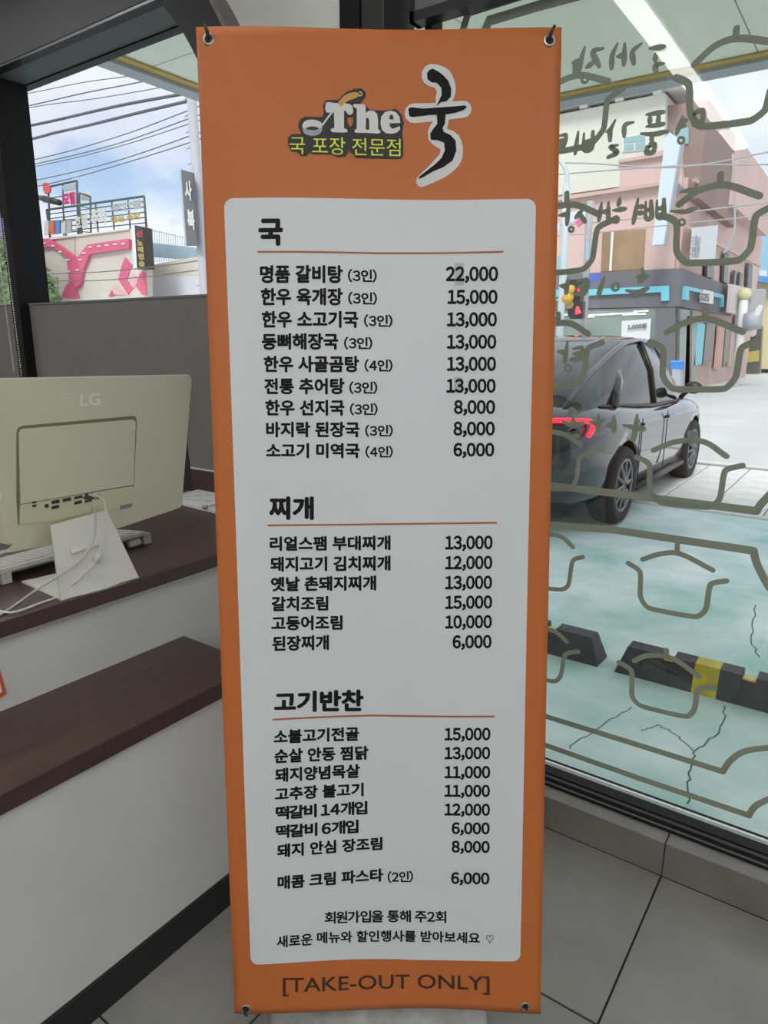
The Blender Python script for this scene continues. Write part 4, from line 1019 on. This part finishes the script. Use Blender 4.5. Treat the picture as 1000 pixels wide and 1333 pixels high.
# grey store band, both faces
zb_ = float(at(880, 399, Y=YB)[2])
box('store_band', XB_ - 22, XB_ + .12, YB - .12, YB + 9.2, zb_, zA, m_band, bld)
bs = lambda x: (x - 700) * -.07
slab('sign_bar', [(700, 380), (872, 372), (872, 391.5), (862, 392), (862, 380.5), (788, 384), (700, 388)], m_cyan, bld, Y=YB - .12, th=.1, off=.12)
text_on('sign_digit', '2', [(716, 377), (729, 376), (729, 391), (716, 392)], m_cyan, bld, lambda x, y: at(x, y, Y=YB - .26), .03)
XR = XB_ + .12
def RF(name, px, m, th=.1, off=.1, par=None): return slab(name, px, m, par or bld, X=XR, th=th, off=off)
RF('sign_mark', [(889, 372.5), (908, 376.5), (908, 381), (893, 378), (893, 391), (887.5, 390)], m_cyan)
RF('sign_plate', [(910, 377), (924, 380), (923.5, 396), (909, 393.5)], m_wf, off=.14)
text_on('sign_lettering', 'GS25', [(910, 380), (924, 383), (923.5, 393), (909.5, 390.5)], m_band, bld, lambda x, y: at(x, y, X=XR + .17), .03)
RF('sign_mark', [(925.5, 381), (939.5, 384), (939.5, 400), (936.5, 399.5), (936.5, 388), (925.5, 386)], m_cyan)
# store windows on the front face
slab('store_window', [(600, 408), (855, 400), (851, 520), (600, 560)], m_shopg, bld, Y=YB, th=.2, off=.05)
m_lit = mat('store_light', (1, 1, .85), emit=1.0)
for a, b, y in ((722, 742, 410), (768, 800, 409.5), (795, 830, 408), (826, 845, 405), (750, 775, 412.5), (812, 842, 409)):
    slab('store_light', [(a, y), (b, y - 1.2), (b, y + .4), (a, y + 1.6)], m_lit, bld, Y=YB, th=.02, off=.10)
slab('store_poster', [(811, 418), (849, 415), (847, 446), (810, 450)], m_paper, bld, Y=YB, th=.03, off=.12)
text_on('poster_lettering', '1,000원', [(817, 422.5), (842, 420.5), (841.5, 427.5), (817, 429.5)], m_band, bld, lambda x, y: at(x, y, Y=YB - .17), .04)
slab('mullion', [(855, 400), (880, 399), (877, 520), (851, 520)], m_band, bld, Y=YB, th=.2, off=.08)
# store side
for name, px, m in (('store_window', [(884, 402), (897, 404), (896, 512), (882, 514)], m_shopg), ('store_window', [(900, 405), (905, 406), (903, 508), (898, 509)], m_shopg), ('entrance_glass', [(893, 412), (900, 412), (897, 500), (890, 502)], m_wing),
                    ('cyan_column', [(907, 421), (917, 422), (912, 474), (902, 476)], m_cyan), ('store_door', [(919, 420), (930, 421), (926, 472), (914, 474)], m_wing), ('pink_column', [(936, 423), (943, 424), (938, 480), (931, 480)], m_pcol), ('side_opening', [(944, 424), (950, 425), (946, 470), (940, 478)], m_wing), ('pink_column', [(951, 425), (957, 426), (953, 476), (948, 476)], m_pinkd), ('side_opening', [(958, 412), (964, 413), (961, 470), (955, 476)], m_wing)):
    RF(name, px, m, off=.04)
RF('side_sign_panel', [(941, 370), (968, 376), (962, 412), (938, 407)], mat('pale_pink_panel', (.72, .60, .58)), off=.3)
RF('side_grey_box', [(948, 382), (966, 385), (964, 408), (947, 404)], m_fas, th=.5, off=.8)
# upper side windows between pink piers
for x0_, x1_, ya, yb in ((921, 930, 315, 360), (943, 948, 328, 367), (956, 958.5, 352, 370), (963, 966.5, 354, 372), (974, 979, 343, 376)):
    RF('window', [(x0_, ya), (x1_, ya + (x1_ - x0_) * .5), (x1_ - 1.5, yb + 3), (x0_ - 1.5, yb)], m_wing, off=.03)
RF('side_ledge', [(886, 293), (917, 310), (985, 344), (985, 348), (917, 315), (886, 298)], m_pinkd, th=.1, off=.2)
RF('side_ledge', [(899, 232), (972, 281), (972, 285), (899, 237)], m_pinkd, th=.1, off=.15)
po = RF('hanging_poster', [(892, 297), (925, 294), (921, 338), (889, 341)], m_paper, th=.05, off=.25)
text_on('poster_lettering', '오늘', [(899, 307), (914, 306), (912, 319), (898, 320)], m_fas, po, lambda x, y: at(x, y, X=XR + .28), .02)
text_on('poster_lettering', '국밥', [(898, 321), (913, 320), (911, 335), (897, 336)], m_fas, po, lambda x, y: at(x, y, X=XR + .28), .02)

# tall white-blue vertical blade sign in front of the corner
m_blade = mat('blade_sign_pale', (.62, .70, .80), rough=.4)
vs = thing('blade_sign', 'tall pale blue vertical sign hanging in front of the pink corner building', 'sign', at(860, 250, Y=22.5))
slab('sign_box', [(866, 180), (872, 172), (886, 183), (863.5, 318), (849, 319)], m_blade, vs, Y=22.5, th=.35)
slab('sign_edge', [(886, 183), (888, 183), (865, 318), (863.5, 318)], m_fas, vs, Y=22.5, th=.35)
slab('bracket', [(868, 240), (884, 238), (884, 240), (868, 242)], m_fas, vs, Y=22.86, th=1.2)

# neighbour building further along
m_blue = mat('blue_tiles', (.30, .52, .68), rough=.6); m_yelw = mat('pale_yellow_wall', (.66, .58, .34), rough=.8)
nb = thing('blue_roof_building', 'small blue-topped building with pale yellow wall at the right edge', 'building', at(985, 400, Y=46))
Yn = 46
slab('yellow_wall', [(968, 365), (1060, 372), (1060, 480), (960, 480)], m_yelw, nb, Y=Yn, th=8)
slab('blue_storey', [(975, 270), (1060, 280), (1060, 372), (972, 362)], m_blue, nb, Y=Yn, th=8, off=.3)
slab('blue_ledge', [(970, 358), (1060, 368), (1060, 376), (970, 366)], mat('blue_ledge', (.10, .30, .60)), nb, Y=Yn, th=1, off=.9)
slab('window', [(984, 353), (1000, 353), (1000, 365), (984, 363)], m_wf, nb, Y=Yn, th=.1, off=.5)
slab('window', [(986, 354), (990, 354), (990, 362), (986, 362)], m_wing, nb, Y=Yn, th=.1, off=.6)

# ---------------------------------------------------------------- street furniture
m_pole = mat('pale_pole', (.55, .60, .63), rough=.5); m_pole2 = mat('grey_pole', (.42, .42, .43), rough=.6)
def gp(x, y, Y): return at(x, y, Y=Y)
lp = thing('street_lamp', 'pale street lamp with a bent arm, just right of the banner', 'lamp', (*gp(731, 300, 16)[:2], -.24))
b0 = gp(730, 420, 16); b0[2] = -.24
tube('pole', [b0, gp(735, 330, 16), gp(738, 240, 16)], .09, m_pole, lp)
tube('arm', smooth_path([gp(738, 242, 16), gp(738, 226, 16), gp(730, 210, 16), gp(712, 200, 16)]), .05, m_pole, lp)
box('lamp_head', -.35, .1, -.12, .12, -.06, .06, m_pole, lp, bevel=.03, mtx=Matrix.Translation(Vector(tuple(gp(708, 199, 16)))))
tp = thing('traffic_light', 'traffic signal pole with yellow-backed lights and a red pedestrian signal', 'traffic light', (*gp(762, 300, 14)[:2], -.24))
b0 = gp(761, 460, 14); b0[2] = -.24
tube('pole', [b0, gp(766, 300, 14), gp(769, 262, 14)], .07, m_pole2, tp)
box('signal_head', -.12, .12, -.1, .1, -.35, .35, m_plas, tp, bevel=.02, mtx=Matrix.Translation(Vector(tuple(gp(750, 388, 13.8)))))
m_sy = mat('signal_yellow', (.65, .40, .05)); m_rl = mat('red_signal_lit', (1, .03, .05), emit=2)
tube('signal_visor', [gp(741, 386, 13.6), gp(738, 389, 13.4)], .10, m_sy, tp, 12); tube('signal_visor', [gp(744, 376, 13.6), gp(741, 379, 13.4)], .08, m_sy, tp, 12)
tube('signal_lens', [gp(743, 396, 13.6), gp(742, 397, 13.5)], .07, mat('amber', (.5, .38, .1)), tp, 12)
box('pedestrian_signal', -.13, .13, -.08, .08, -.16, .16, m_plas, tp, bevel=.01, mtx=Matrix.Translation(Vector(tuple(gp(752, 404, 13.6)))))
tube('red_figure', [gp(752, 399, 13.45), gp(752, 404, 13.45), gp(753, 408, 13.45)], [.02, .045, .06], m_rl, tp, 8)
tube('red_dot', [gp(753, 376, 13.6), gp(753, 379, 13.6)], .03, m_rl, tp, 8)
m_bsign = mat('blue_plate', (.08, .14, .55))
slab('street_plate', [(767, 357), (780, 356), (780, 366), (767, 367)], m_bsign, tp, Y=13.9, th=.03)
slab('side_plate', [(762, 316), (767, 314), (768, 338), (763, 339)], mat('blue_grey_plate', (.35, .45, .58)), tp, Y=13.9, th=.03)
slab('notice_plate', [(718, 292), (728, 290), (728, 300), (718, 301)], m_blade, lp, Y=15.8, th=.05)
dg = tp
slab('diamond_plate', [(754, 283), (759, 290), (753, 296), (748, 290)], mat('pink_plate', (.70, .15, .28)), dg, Y=13.85, th=.03)
slab('backboard', [(742, 276), (762, 272), (762, 288), (756, 284), (742, 290)], m_blade, dg, Y=13.9, th=.03)
# pole and utility box at the right
up_ = thing('utility_pole', 'white utility pole with a round lamp and grey meter boxes at the far right kerb', 'pole', (*gp(966, 450, 30)[:2], -.24))
b0 = gp(957.5, 492, 30); b0[2] = -.24
tube('pole', [b0, gp(965, 430, 30), gp(969, 386, 30)], .16, m_wf, up_)
bm = bmesh.new(); bmesh.ops.create_icosphere(bm, subdivisions=2, radius=.25, matrix=Matrix.Translation(Vector(tuple(gp(969.5, 384, 30))))); bm_obj('round_lamp', bm, m_yelw, up_, True)
bm = bmesh.new(); add_tube(bm, [gp(970, 420, 29.8), gp(990, 416, 29.8)], .34, 14); bm_obj('transformer', bm, m_fas, up_, True)
box('meter_box', -.45, .45, -.2, .2, -.65, .65, m_pole2, up_, bevel=.03, mtx=Matrix.Translation(Vector(tuple(gp(977, 400, 30.4)))))
slab('white_flag', [(984, 402), (989, 396), (994, 398), (988, 412), (982, 411)], m_wf, up_, Y=29.5, th=.05)
dp = thing('dark_kiosk', 'dark street cabinet with a yellow band standing by the utility pole', 'cabinet', (*gp(983, 460, 44)[:2], -.24))
slab('cabinet_body', [(974, 424), (992, 424), (989, 486), (971, 486)], m_wing, dp, Y=44, th=.6)
slab('yellow_band', [(974, 458), (989, 456), (988, 470), (973, 472)], mat('yellow_band', (.5, .42, .12)), dp, Y=44, th=.1, off=.05)
slab('round_sign', [(980 + 6 * math.cos(a), 432 + 6.5 * math.sin(a)) for a in np.linspace(0, 6.283, 13)[:-1]], mat('pale_round_sign', (.6, .5, .52)), dp, Y=44, th=.1, off=.2)
bb = thing('blue_bin', 'bright blue box on the pavement outside the store', 'box', gp(882, 477, 22))
slab('bin_body', [(874, 471), (887, 471), (887, 481), (874, 481)], mat('bright_blue', (.05, .25, .70)), bb, Y=22, th=.4)
slab('stand', [(875, 481), (886, 481), (886, 540), (875, 540)], m_fas, bb, Y=22, th=.3)
slab('bin_lid', [(873, 469.5), (888, 469.5), (888, 472), (873, 472)], mat('bright_blue_lid', (.10, .35, .80)), bb, Y=21.98, th=.44)

# overhead wires
m_wire = mat('wire', (.10, .11, .12), rough=.6); m_wirel = mat('wire_pale', (.40, .38, .38), rough=.6)
def wire(px, Y, r, m=m_wire, label='thin black overhead wire'):
    return [at(x, y, Y=Y) for x, y in px], r, m
for i, (px, r, lab) in enumerate((
    ([(-60, 140), (40, 121), (110, 107), (180, 97), (330, 68)], .010, 'topmost overhead wire in the left window'),
    ([(-60, 158), (45, 136), (110, 121), (205, 102), (330, 70)], .014, 'second overhead wire from the top in the left window'),
    ([(-60, 160), (45, 139), (120, 129), (220, 112), (330, 90)], .010, 'third overhead wire from the top in the left window'),
    ([(-60, 184), (42, 163), (75, 156), (120, 145.5), (168, 135), (246, 121), (330, 106)], .035, 'thick upper cable bundle with hangers in the left window'),
    ([(-60, 205), (45, 180), (69, 173.5), (120, 162), (180, 147), (256, 129), (330, 112)], .035, 'thick lower cable bundle in the left window'),
    ([(-60, 226), (48, 207), (150, 179), (245, 144), (330, 110)], .012, 'overhead wire just under the thick cables in the left window'),
    ([(-60, 234), (48, 213), (150, 188), (250, 153), (330, 124)], .012, 'upper wire of the middle pair in the left window'),
    ([(-60, 236), (50, 216), (150, 192), (256, 158), (330, 132)], .010, 'lower wire of the middle pair in the left window'),
    ([(-60, 254), (50, 234), (150, 210), (256, 174), (330, 148)], .012, 'wire passing low over the roof signs in the left window'),
    ([(-60, 262), (60, 240), (150, 216), (258, 182), (330, 156)], .012, 'lowest of the wires above the roof signs in the left window'),
    ([(-60, 366), (60, 357), (130, 354), (220, 345), (300, 332)], .014, 'wire crossing the pink-ribbon wall, upper one'),
    ([(-60, 370), (60, 366), (130, 365), (200, 359), (300, 346)], .014, 'wire crossing the pink-ribbon wall, lower one'))):
    tag(tube('overhead_wire', smooth_path([at(x, y, Y=12) for x, y in px], 5), r, m_wire, None, 6), lab, 'wire', 'overhead wires')
for px, r, lab in (([(600, 220), (740, 212), (880, 218), (1010, 196)], .014, 'topmost wire crossing the corner building'),
    ([(600, 238), (740, 226), (880, 216), (1010, 214)], .014, 'second wire crossing the corner building from the top'),
    ([(600, 300), (740, 292), (850, 282), (1010, 262)], .016, 'third wire crossing the corner building, near its middle'),
    ([(600, 312), (740, 306), (860, 294), (1010, 279)], .012, 'fourth wire crossing the corner building, just above the poster'),
    ([(954, 200), (957, 290), (950, 318), (942, 330)], .02, 'cable hanging down the side of the corner building')):
    tag(tube('overhead_wire', smooth_path([at(x, y, Y=19) for x, y in px], 5), r * 1.3, m_wirel, None, 6), lab, 'wire', 'overhead wires')

# ---------------------------------------------------------------- scene in the left window
YL = 24.0
m_lw = mat('beige_wall', (.62, .58, .50), rough=.9, var=.1, vscale=.4); m_pk = mat('pink_ribbon', (.68, .12, .22), rough=.6, var=.15, vscale=.8)
m_pkl = mat('pink_pale', (.72, .42, .42), rough=.7); m_scaf = mat('scaffold_green', (.06, .10, .09), rough=.6)
def LZ(ox, oy, s=.23): return lambda x, y: (ox + x * s, oy + y * s)
Q = LZ(40, 180)
lb = thing('pink_ribbon_building', 'beige building with a raised pink ribbon frieze under rooftop letter signs', 'building', at(120, 380, Y=YL))
slab('wall_panel', [Q(-200, 610), Q(250, 557), Q(250, 1400), Q(-200, 1400)], m_lw, lb, Y=YL, th=.4)
slab('wall_panel', [Q(253, 557), Q(560, 518), Q(560, 1400), Q(253, 1400)], m_lw, lb, Y=YL, th=.4)
slab('wall_panel', [Q(563, 518), Q(655, 508), Q(660, 1400), Q(563, 1400)], m_lw, lb, Y=YL, th=.4, off=.02)
slab('coping', [Q(-200, 602), Q(560, 510), Q(560, 520), Q(-200, 614)], m_offw, lb, Y=YL, th=1, off=.1)
rb = slab('pink_ribbon', [Q(60, 572), Q(120, 570), Q(180, 610), Q(265, 672), Q(285, 675), Q(340, 605), Q(372, 600), Q(560, 573), Q(575, 573), Q(575, 625), Q(370, 655), Q(350, 660), Q(312, 745), Q(300, 825), Q(275, 850), Q(255, 820), Q(235, 800), Q(222, 680), Q(195, 650), Q(130, 615), Q(60, 622)], m_pk, lb, Y=YL, th=.2, off=.22)
for q in ((100, 597), (150, 612), (190, 645), (232, 690), (236, 755), (287, 748), (303, 690), (325, 652), (362, 618), (410, 614), (455, 608), (502, 603), (548, 600)):
    slab('ribbon_light', [Q(q[0] - 9, q[1] - 4), Q(q[0] + 9, q[1] - 4), Q(q[0] + 9, q[1] + 4), Q(q[0] - 9, q[1] + 4)], m_paper, rb, Y=YL, th=.05, off=.28)
for pts, m in (([(540, 675), (580, 720), (545, 800), (585, 850), (555, 885), (500, 800), (520, 720)], m_pk), ([(600, 840), (620, 770), (640, 750), (655, 760), (660, 890), (635, 885)], m_pk), ([(585, 760), (615, 800), (590, 850), (565, 800)], m_pkl), ([(470, 850), (490, 830), (540, 885), (470, 885)], m_pkl), ([(445, 895), (462, 860), (480, 890)], m_pk), ([(175, 905), (200, 840), (232, 800), (262, 850), (280, 905)], m_pk)):
    slab('pink_diamond', [Q(*p) for p in pts], m, lb, Y=YL, th=.05, off=.06)
xr_ = float(at(*Q(640, 510), Y=YL)[0]); zr_ = float(at(*Q(560, 518), Y=YL)[2])
box('roof_block', xr_ - 30, xr_ - 7.5, YL + .4, YL + 6, -.24, zr_, m_lw, lb)
box('roof_strip', xr_ - 30, xr_ - .8, YL + .3, YL + .9, zr_ - .6, zr_, m_lw, lb)
# rooftop letter sign frames
def frame_sign(name, label, top, bot, cols, rows_, Y):
    r = thing(name, label, 'sign', at(*Q(*bot[0]), Y=Y))
    TLq, TRq = top; BLq, BRq = bot
    L_ = lambda a, b, t: (a[0] + (b[0] - a[0]) * t, a[1] + (b[1] - a[1]) * t)
    for i in range(cols + 1):
        t = i / cols; a, b = L_(TLq, TRq, t), L_(BLq, BRq, t)
        tube('frame_post', [at(*Q(*a), Y=Y), at(*Q(*b), Y=Y)], .07 if i in (0, cols) else .05, m_scaf, r, 4)
    for j in range(rows_):
        t = j / max(1, rows_); a, b = L_(TLq, BLq, t), L_(TRq, BRq, t)
        tube('frame_rail', [at(*Q(*a), Y=Y), at(*Q(*b), Y=Y)], .06 if j == 0 else .03, m_scaf, r, 4)
    return r
s1 = frame_sign('rooftop_sign', 'long rooftop sign frame of grey and gold letters at its right end', ((90, 405), (642, 328)), ((110, 560), (655, 508)), 6, 6, YL + .4)
m_lg = mat('letter_grey', (.42, .45, .44)); m_go = mat('letter_gold', (.50, .38, .10)); m_lp = mat('letter_pink', (.70, .04, .16)); m_wl = mat('letter_pale', (.62, .62, .56))
fq = lambda off: (lambda x, y: at(x, y, Y=YL + .4 - off))
def qt(a, b, c_, d): return [Q(*a), Q(*b), Q(*c_), Q(*d)]
text_on('sign_letters', '무인텔', qt((455, 372), (625, 345), (628, 398), (458, 425)), m_lg, s1, fq(.15), .05)
text_on('sign_letters', '대실 숙박', qt((452, 440), (620, 418), (622, 460), (455, 482)), m_go, s1, fq(.15), .06)
text_on('sign_letters', '주차', qt((335, 405), (430, 392), (434, 490), (340, 505)), m_wl, s1, fq(.15), .06)
text_on('sign_letters', '호텔', qt((245, 440), (320, 425), (325, 505), (250, 520)), m_wl, s1, fq(.15), .04)
for a in range(5):
    slab('letter_backing', qt((85 + a * 32, 470 + a % 2 * 12), (108 + a * 32, 466), (108 + a * 32, 545 - a * 3), (85 + a * 32, 550 - a * 3)), (m_wl, mat('sign_red', (.7, .15, .08)), mat('sign_blue', (.12, .25, .55)), m_wl, m_lg)[a], s1, Y=YL + .4, th=.1, off=.1)
s2 = frame_sign('rooftop_sign', 'upper rooftop sign frame with magenta letters and a small red figure board', ((100, 275), (262, 240)), ((110, 600), (270, 600)), 2, 5, YL + 1.5)
text_on('sign_letters', '모텔', qt((178, 312), (252, 298), (256, 372), (184, 384)), m_lp, s2, lambda x, y: at(x, y, Y=YL + 1.3), .08)
slab('figure_board', [Q(68, 255), Q(85, 250), Q(108, 268), Q(108, 305), Q(80, 315), Q(68, 290)], mat('red_board', (.65, .10, .10)), s2, Y=YL + 1.4, th=.1)
slab('grey_board', [Q(175, 270), Q(252, 254), (Q(254, 285)), Q(185, 298)], m_lg, s2, Y=YL + 1.4, th=.1)
s3 = frame_sign('rooftop_sign', 'narrow rooftop frame set back behind the magenta letters', ((275, 310), (338, 330)), ((280, 600), (342, 600)), 1, 4, YL + 3)
slab('grey_board', [Q(280, 325), Q(310, 300), Q(335, 325), Q(336, 355), Q(280, 350)], m_wl, s3, Y=YL + 3.2, th=.1)
bl2 = thing('vertical_sign', 'white-edged black vertical sign with yellow letters on the beige building', 'sign', at(*Q(610, 620), Y=YL - .6))
slab('sign_side', [Q(568, 487), Q(588, 492), Q(602, 742), Q(585, 742)], m_wf, bl2, Y=YL - .6, th=.5)
slab('sign_face', [Q(588, 492), Q(638, 505), Q(655, 738), Q(602, 742)], m_plas, bl2, Y=YL - .6, th=.5)
text_on('sign_letters', '신', qt((595, 522), (632, 520), (634, 558), (598, 560)), mat('letter_red', (.6, .05, .06)), bl2, fq(1.1), .06)
for k, s in enumerate('노래연습'):
    text_on('sign_letters', s, qt((600 + k * 3, 572 + k * 40), (632 + k * 4, 572 + k * 40), (635 + k * 4, 606 + k * 40), (604 + k * 3, 606 + k * 40)), m_go, bl2, fq(1.1), .06)
# low wall, railing and hill to the right of it
lw = thing('low_beige_wall', 'low beige wall with a pale lower panel right of the black sign', 'wall', at(*Q(800, 800), Y=YL + 2))
slab('upper_wall', [Q(640, 725), Q(1100, 640), Q(1100, 770), Q(640, 790)], m_lw, lw, Y=YL + 2, th=1)
slab('pale_panel', [Q(650, 790), Q(1100, 768), Q(1100, 1300), Q(650, 1300)], mat('pale_lilac', (.66, .66, .72), rough=.8), lw, Y=YL + 2, th=1)
fe = thing('roof_fence', 'pale blue mesh fence of thin upright bars above the low wall', 'fence', at(*Q(800, 700), Y=YL + 2.2))
m_fb = mat('fence_blue', (.42, .55, .62), rough=.6)
for k in range(24):
    x = 650 + k * 13; yt = 505 + (x - 650) * .24; yb = 705 + (x - 650) * -.04
    tube('bar', [at(*Q(x, yt), Y=YL + 2.2), at(*Q(x + 2, yb), Y=YL + 2.2)], .022, m_fb if x > 690 else m_wf, fe, 4)
tube('rail', [at(*Q(640, 508), Y=YL + 2.2), at(*Q(960, 580), Y=YL + 2.2)], .04, m_wf, fe, 4)
slab('screen_panel', [Q(690, 592), Q(940, 620), Q(945, 692), Q(690, 672)], mat('blue_screen', (.36, .52, .62), rough=.6), fe, Y=YL + 2.6, th=.1)
m_hill = mat('hill_green', (.16, .26, .22), rough=.95, var=.25, vscale=.06)
hv = []; hf = []; hx = np.linspace(-260, -20, 30)
for x in hx:
    z = 15 + 11 * math.exp(-((x + 105) / 26) ** 2) + 1.0 * math.sin(x * .3)
    hv += [(x, 118, -2), (x, 120, z * .96), (x, 124, z), (x, 160, z * .6), (x, 190, -2)]
for i in range(29):
    for j in range(4): hf.append((i * 5 + j, i * 5 + 5 + j, i * 5 + 6 + j, i * 5 + 1 + j))
struct(mesh('hill', hv, hf, m_hill, None, True))
# pale pole with rungs and hanging sign board
pl = thing('utility_pole', 'pale square pole with rungs and a dark lettered hanging sign beside the banner', 'pole', (*at(262, 300, Y=8)[:2], -.24))
b0 = at(268, 400, Y=8); t0 = at(249, 118, Y=8); dv = (t0 - b0); e_ = b0 - dv * (b0[2] + .24) / dv[2] * 1.0
tube('pole', [np.array([b0[0] + .0, b0[1], -.24]), b0, t0], .10, mat('pale_grey_pole', (.46, .46, .49), rough=.6), pl, 4)
for k in range(14):
    p = t0 + (b0 - t0) * (k + .5) / 14
    tube('rung', [p + np.array([-.16, -.02, 0]), p + np.array([-.05, -.06, 0])], .012, m_fas, pl, 5)
hs = pl
slab('sign_panel', [Q(843, 175), Q(915, 195), Q(940, 608), Q(875, 608)], mat('sign_grey', (.12, .12, .13)), hs, Y=7.8, th=.04)
slab('sign_edge', [Q(843, 175), Q(852, 177), Q(884, 608), Q(875, 608)], m_fas, hs, Y=7.8, th=.05, off=.006)
for s, q in (('사', ((868, 235), (908, 240), (915, 355), (876, 350))), ('복', ((882, 400), (925, 405), (932, 520), (892, 520)))):
    text_on('sign_letters', s, qt(*q), m_wl, hs, lambda x, y: at(x, y, Y=7.78), .05)
# horizontal dark lamp arm
la = thing('street_lamp', 'dark horizontal lamp arm poking out beside the black post', 'lamp', at(60, 258, Y=9))
tube('arm', [at(-40, 250, Y=9), at(50, 257, Y=9), at(62, 260, Y=9)], .055, m_scaf, la); tube('head', [at(58, 259, Y=9), at(78, 264, Y=9)], [.075, .06], m_plas, la, 10)
# trees
m_leaf = mat('leaves', (.10, .20, .06), rough=.7, col2=(.26, .40, .16), vscale=1.5)
def tree(label, c_, R_, n, seed):
    random.seed(seed); r = thing('street_tree', label, 'tree', (c_[0], c_[1], -.24)); V = []; Fc = []
    for i in range(n):
        u = np.array([random.gauss(0, 1) for _ in range(3)]); u /= np.linalg.norm(u); q = np.array(c_) + u * np.array(R_) * random.uniform(.35, 1) * (1 + .18 * math.sin(u[0] * 9) * math.cos(u[2] * 8))
        a = np.array([random.gauss(0, 1) for _ in range(3)]); a /= np.linalg.norm(a); b = np.cross(a, u); b /= np.linalg.norm(b) + 1e-9; s = random.uniform(.06, .12)
        k = len(V); V += [q - a * s, q + b * s * .5, q + a * s, q - b * s * .5]; Fc.append((k, k + 1, k + 2, k + 3))
    o = mesh('foliage', V, Fc, m_leaf, r); o['kind'] = 'stuff'
    tube('trunk', [(c_[0], c_[1], -.24), tuple(c_)], [.14, .07], m_brn, r)
tree('green street tree beside the black post, low in the left window', at(42, 385, Y=14), (1.05, .9, 1.15), 6000, 2)
tree('green street tree left of the black post at the photo edge', at(-10, 360, Y=14.5), (1.5, 1.2, 1.9), 8000, 3)
pb2 = thing('purple_sign_building', 'purple and yellow sign front left of the black post at the photo edge', 'building', at(-10, 300, Y=20))
slab('purple_front', [(-80, 240), (12, 234), (12, 312), (-80, 320)], mat('purple', (.20, .12, .36)), pb2, Y=20, th=.2)
slab('yellow_strip', [(-80, 262), (12, 254), (12, 262), (-80, 270)], mat('sign_yellow', (.75, .60, .05)), pb2, Y=20, th=.1, off=.05)
slab('lower_wall', [(-80, 320), (12, 312), (12, 600), (-80, 600)], m_offw, pb2, Y=20, th=.2)
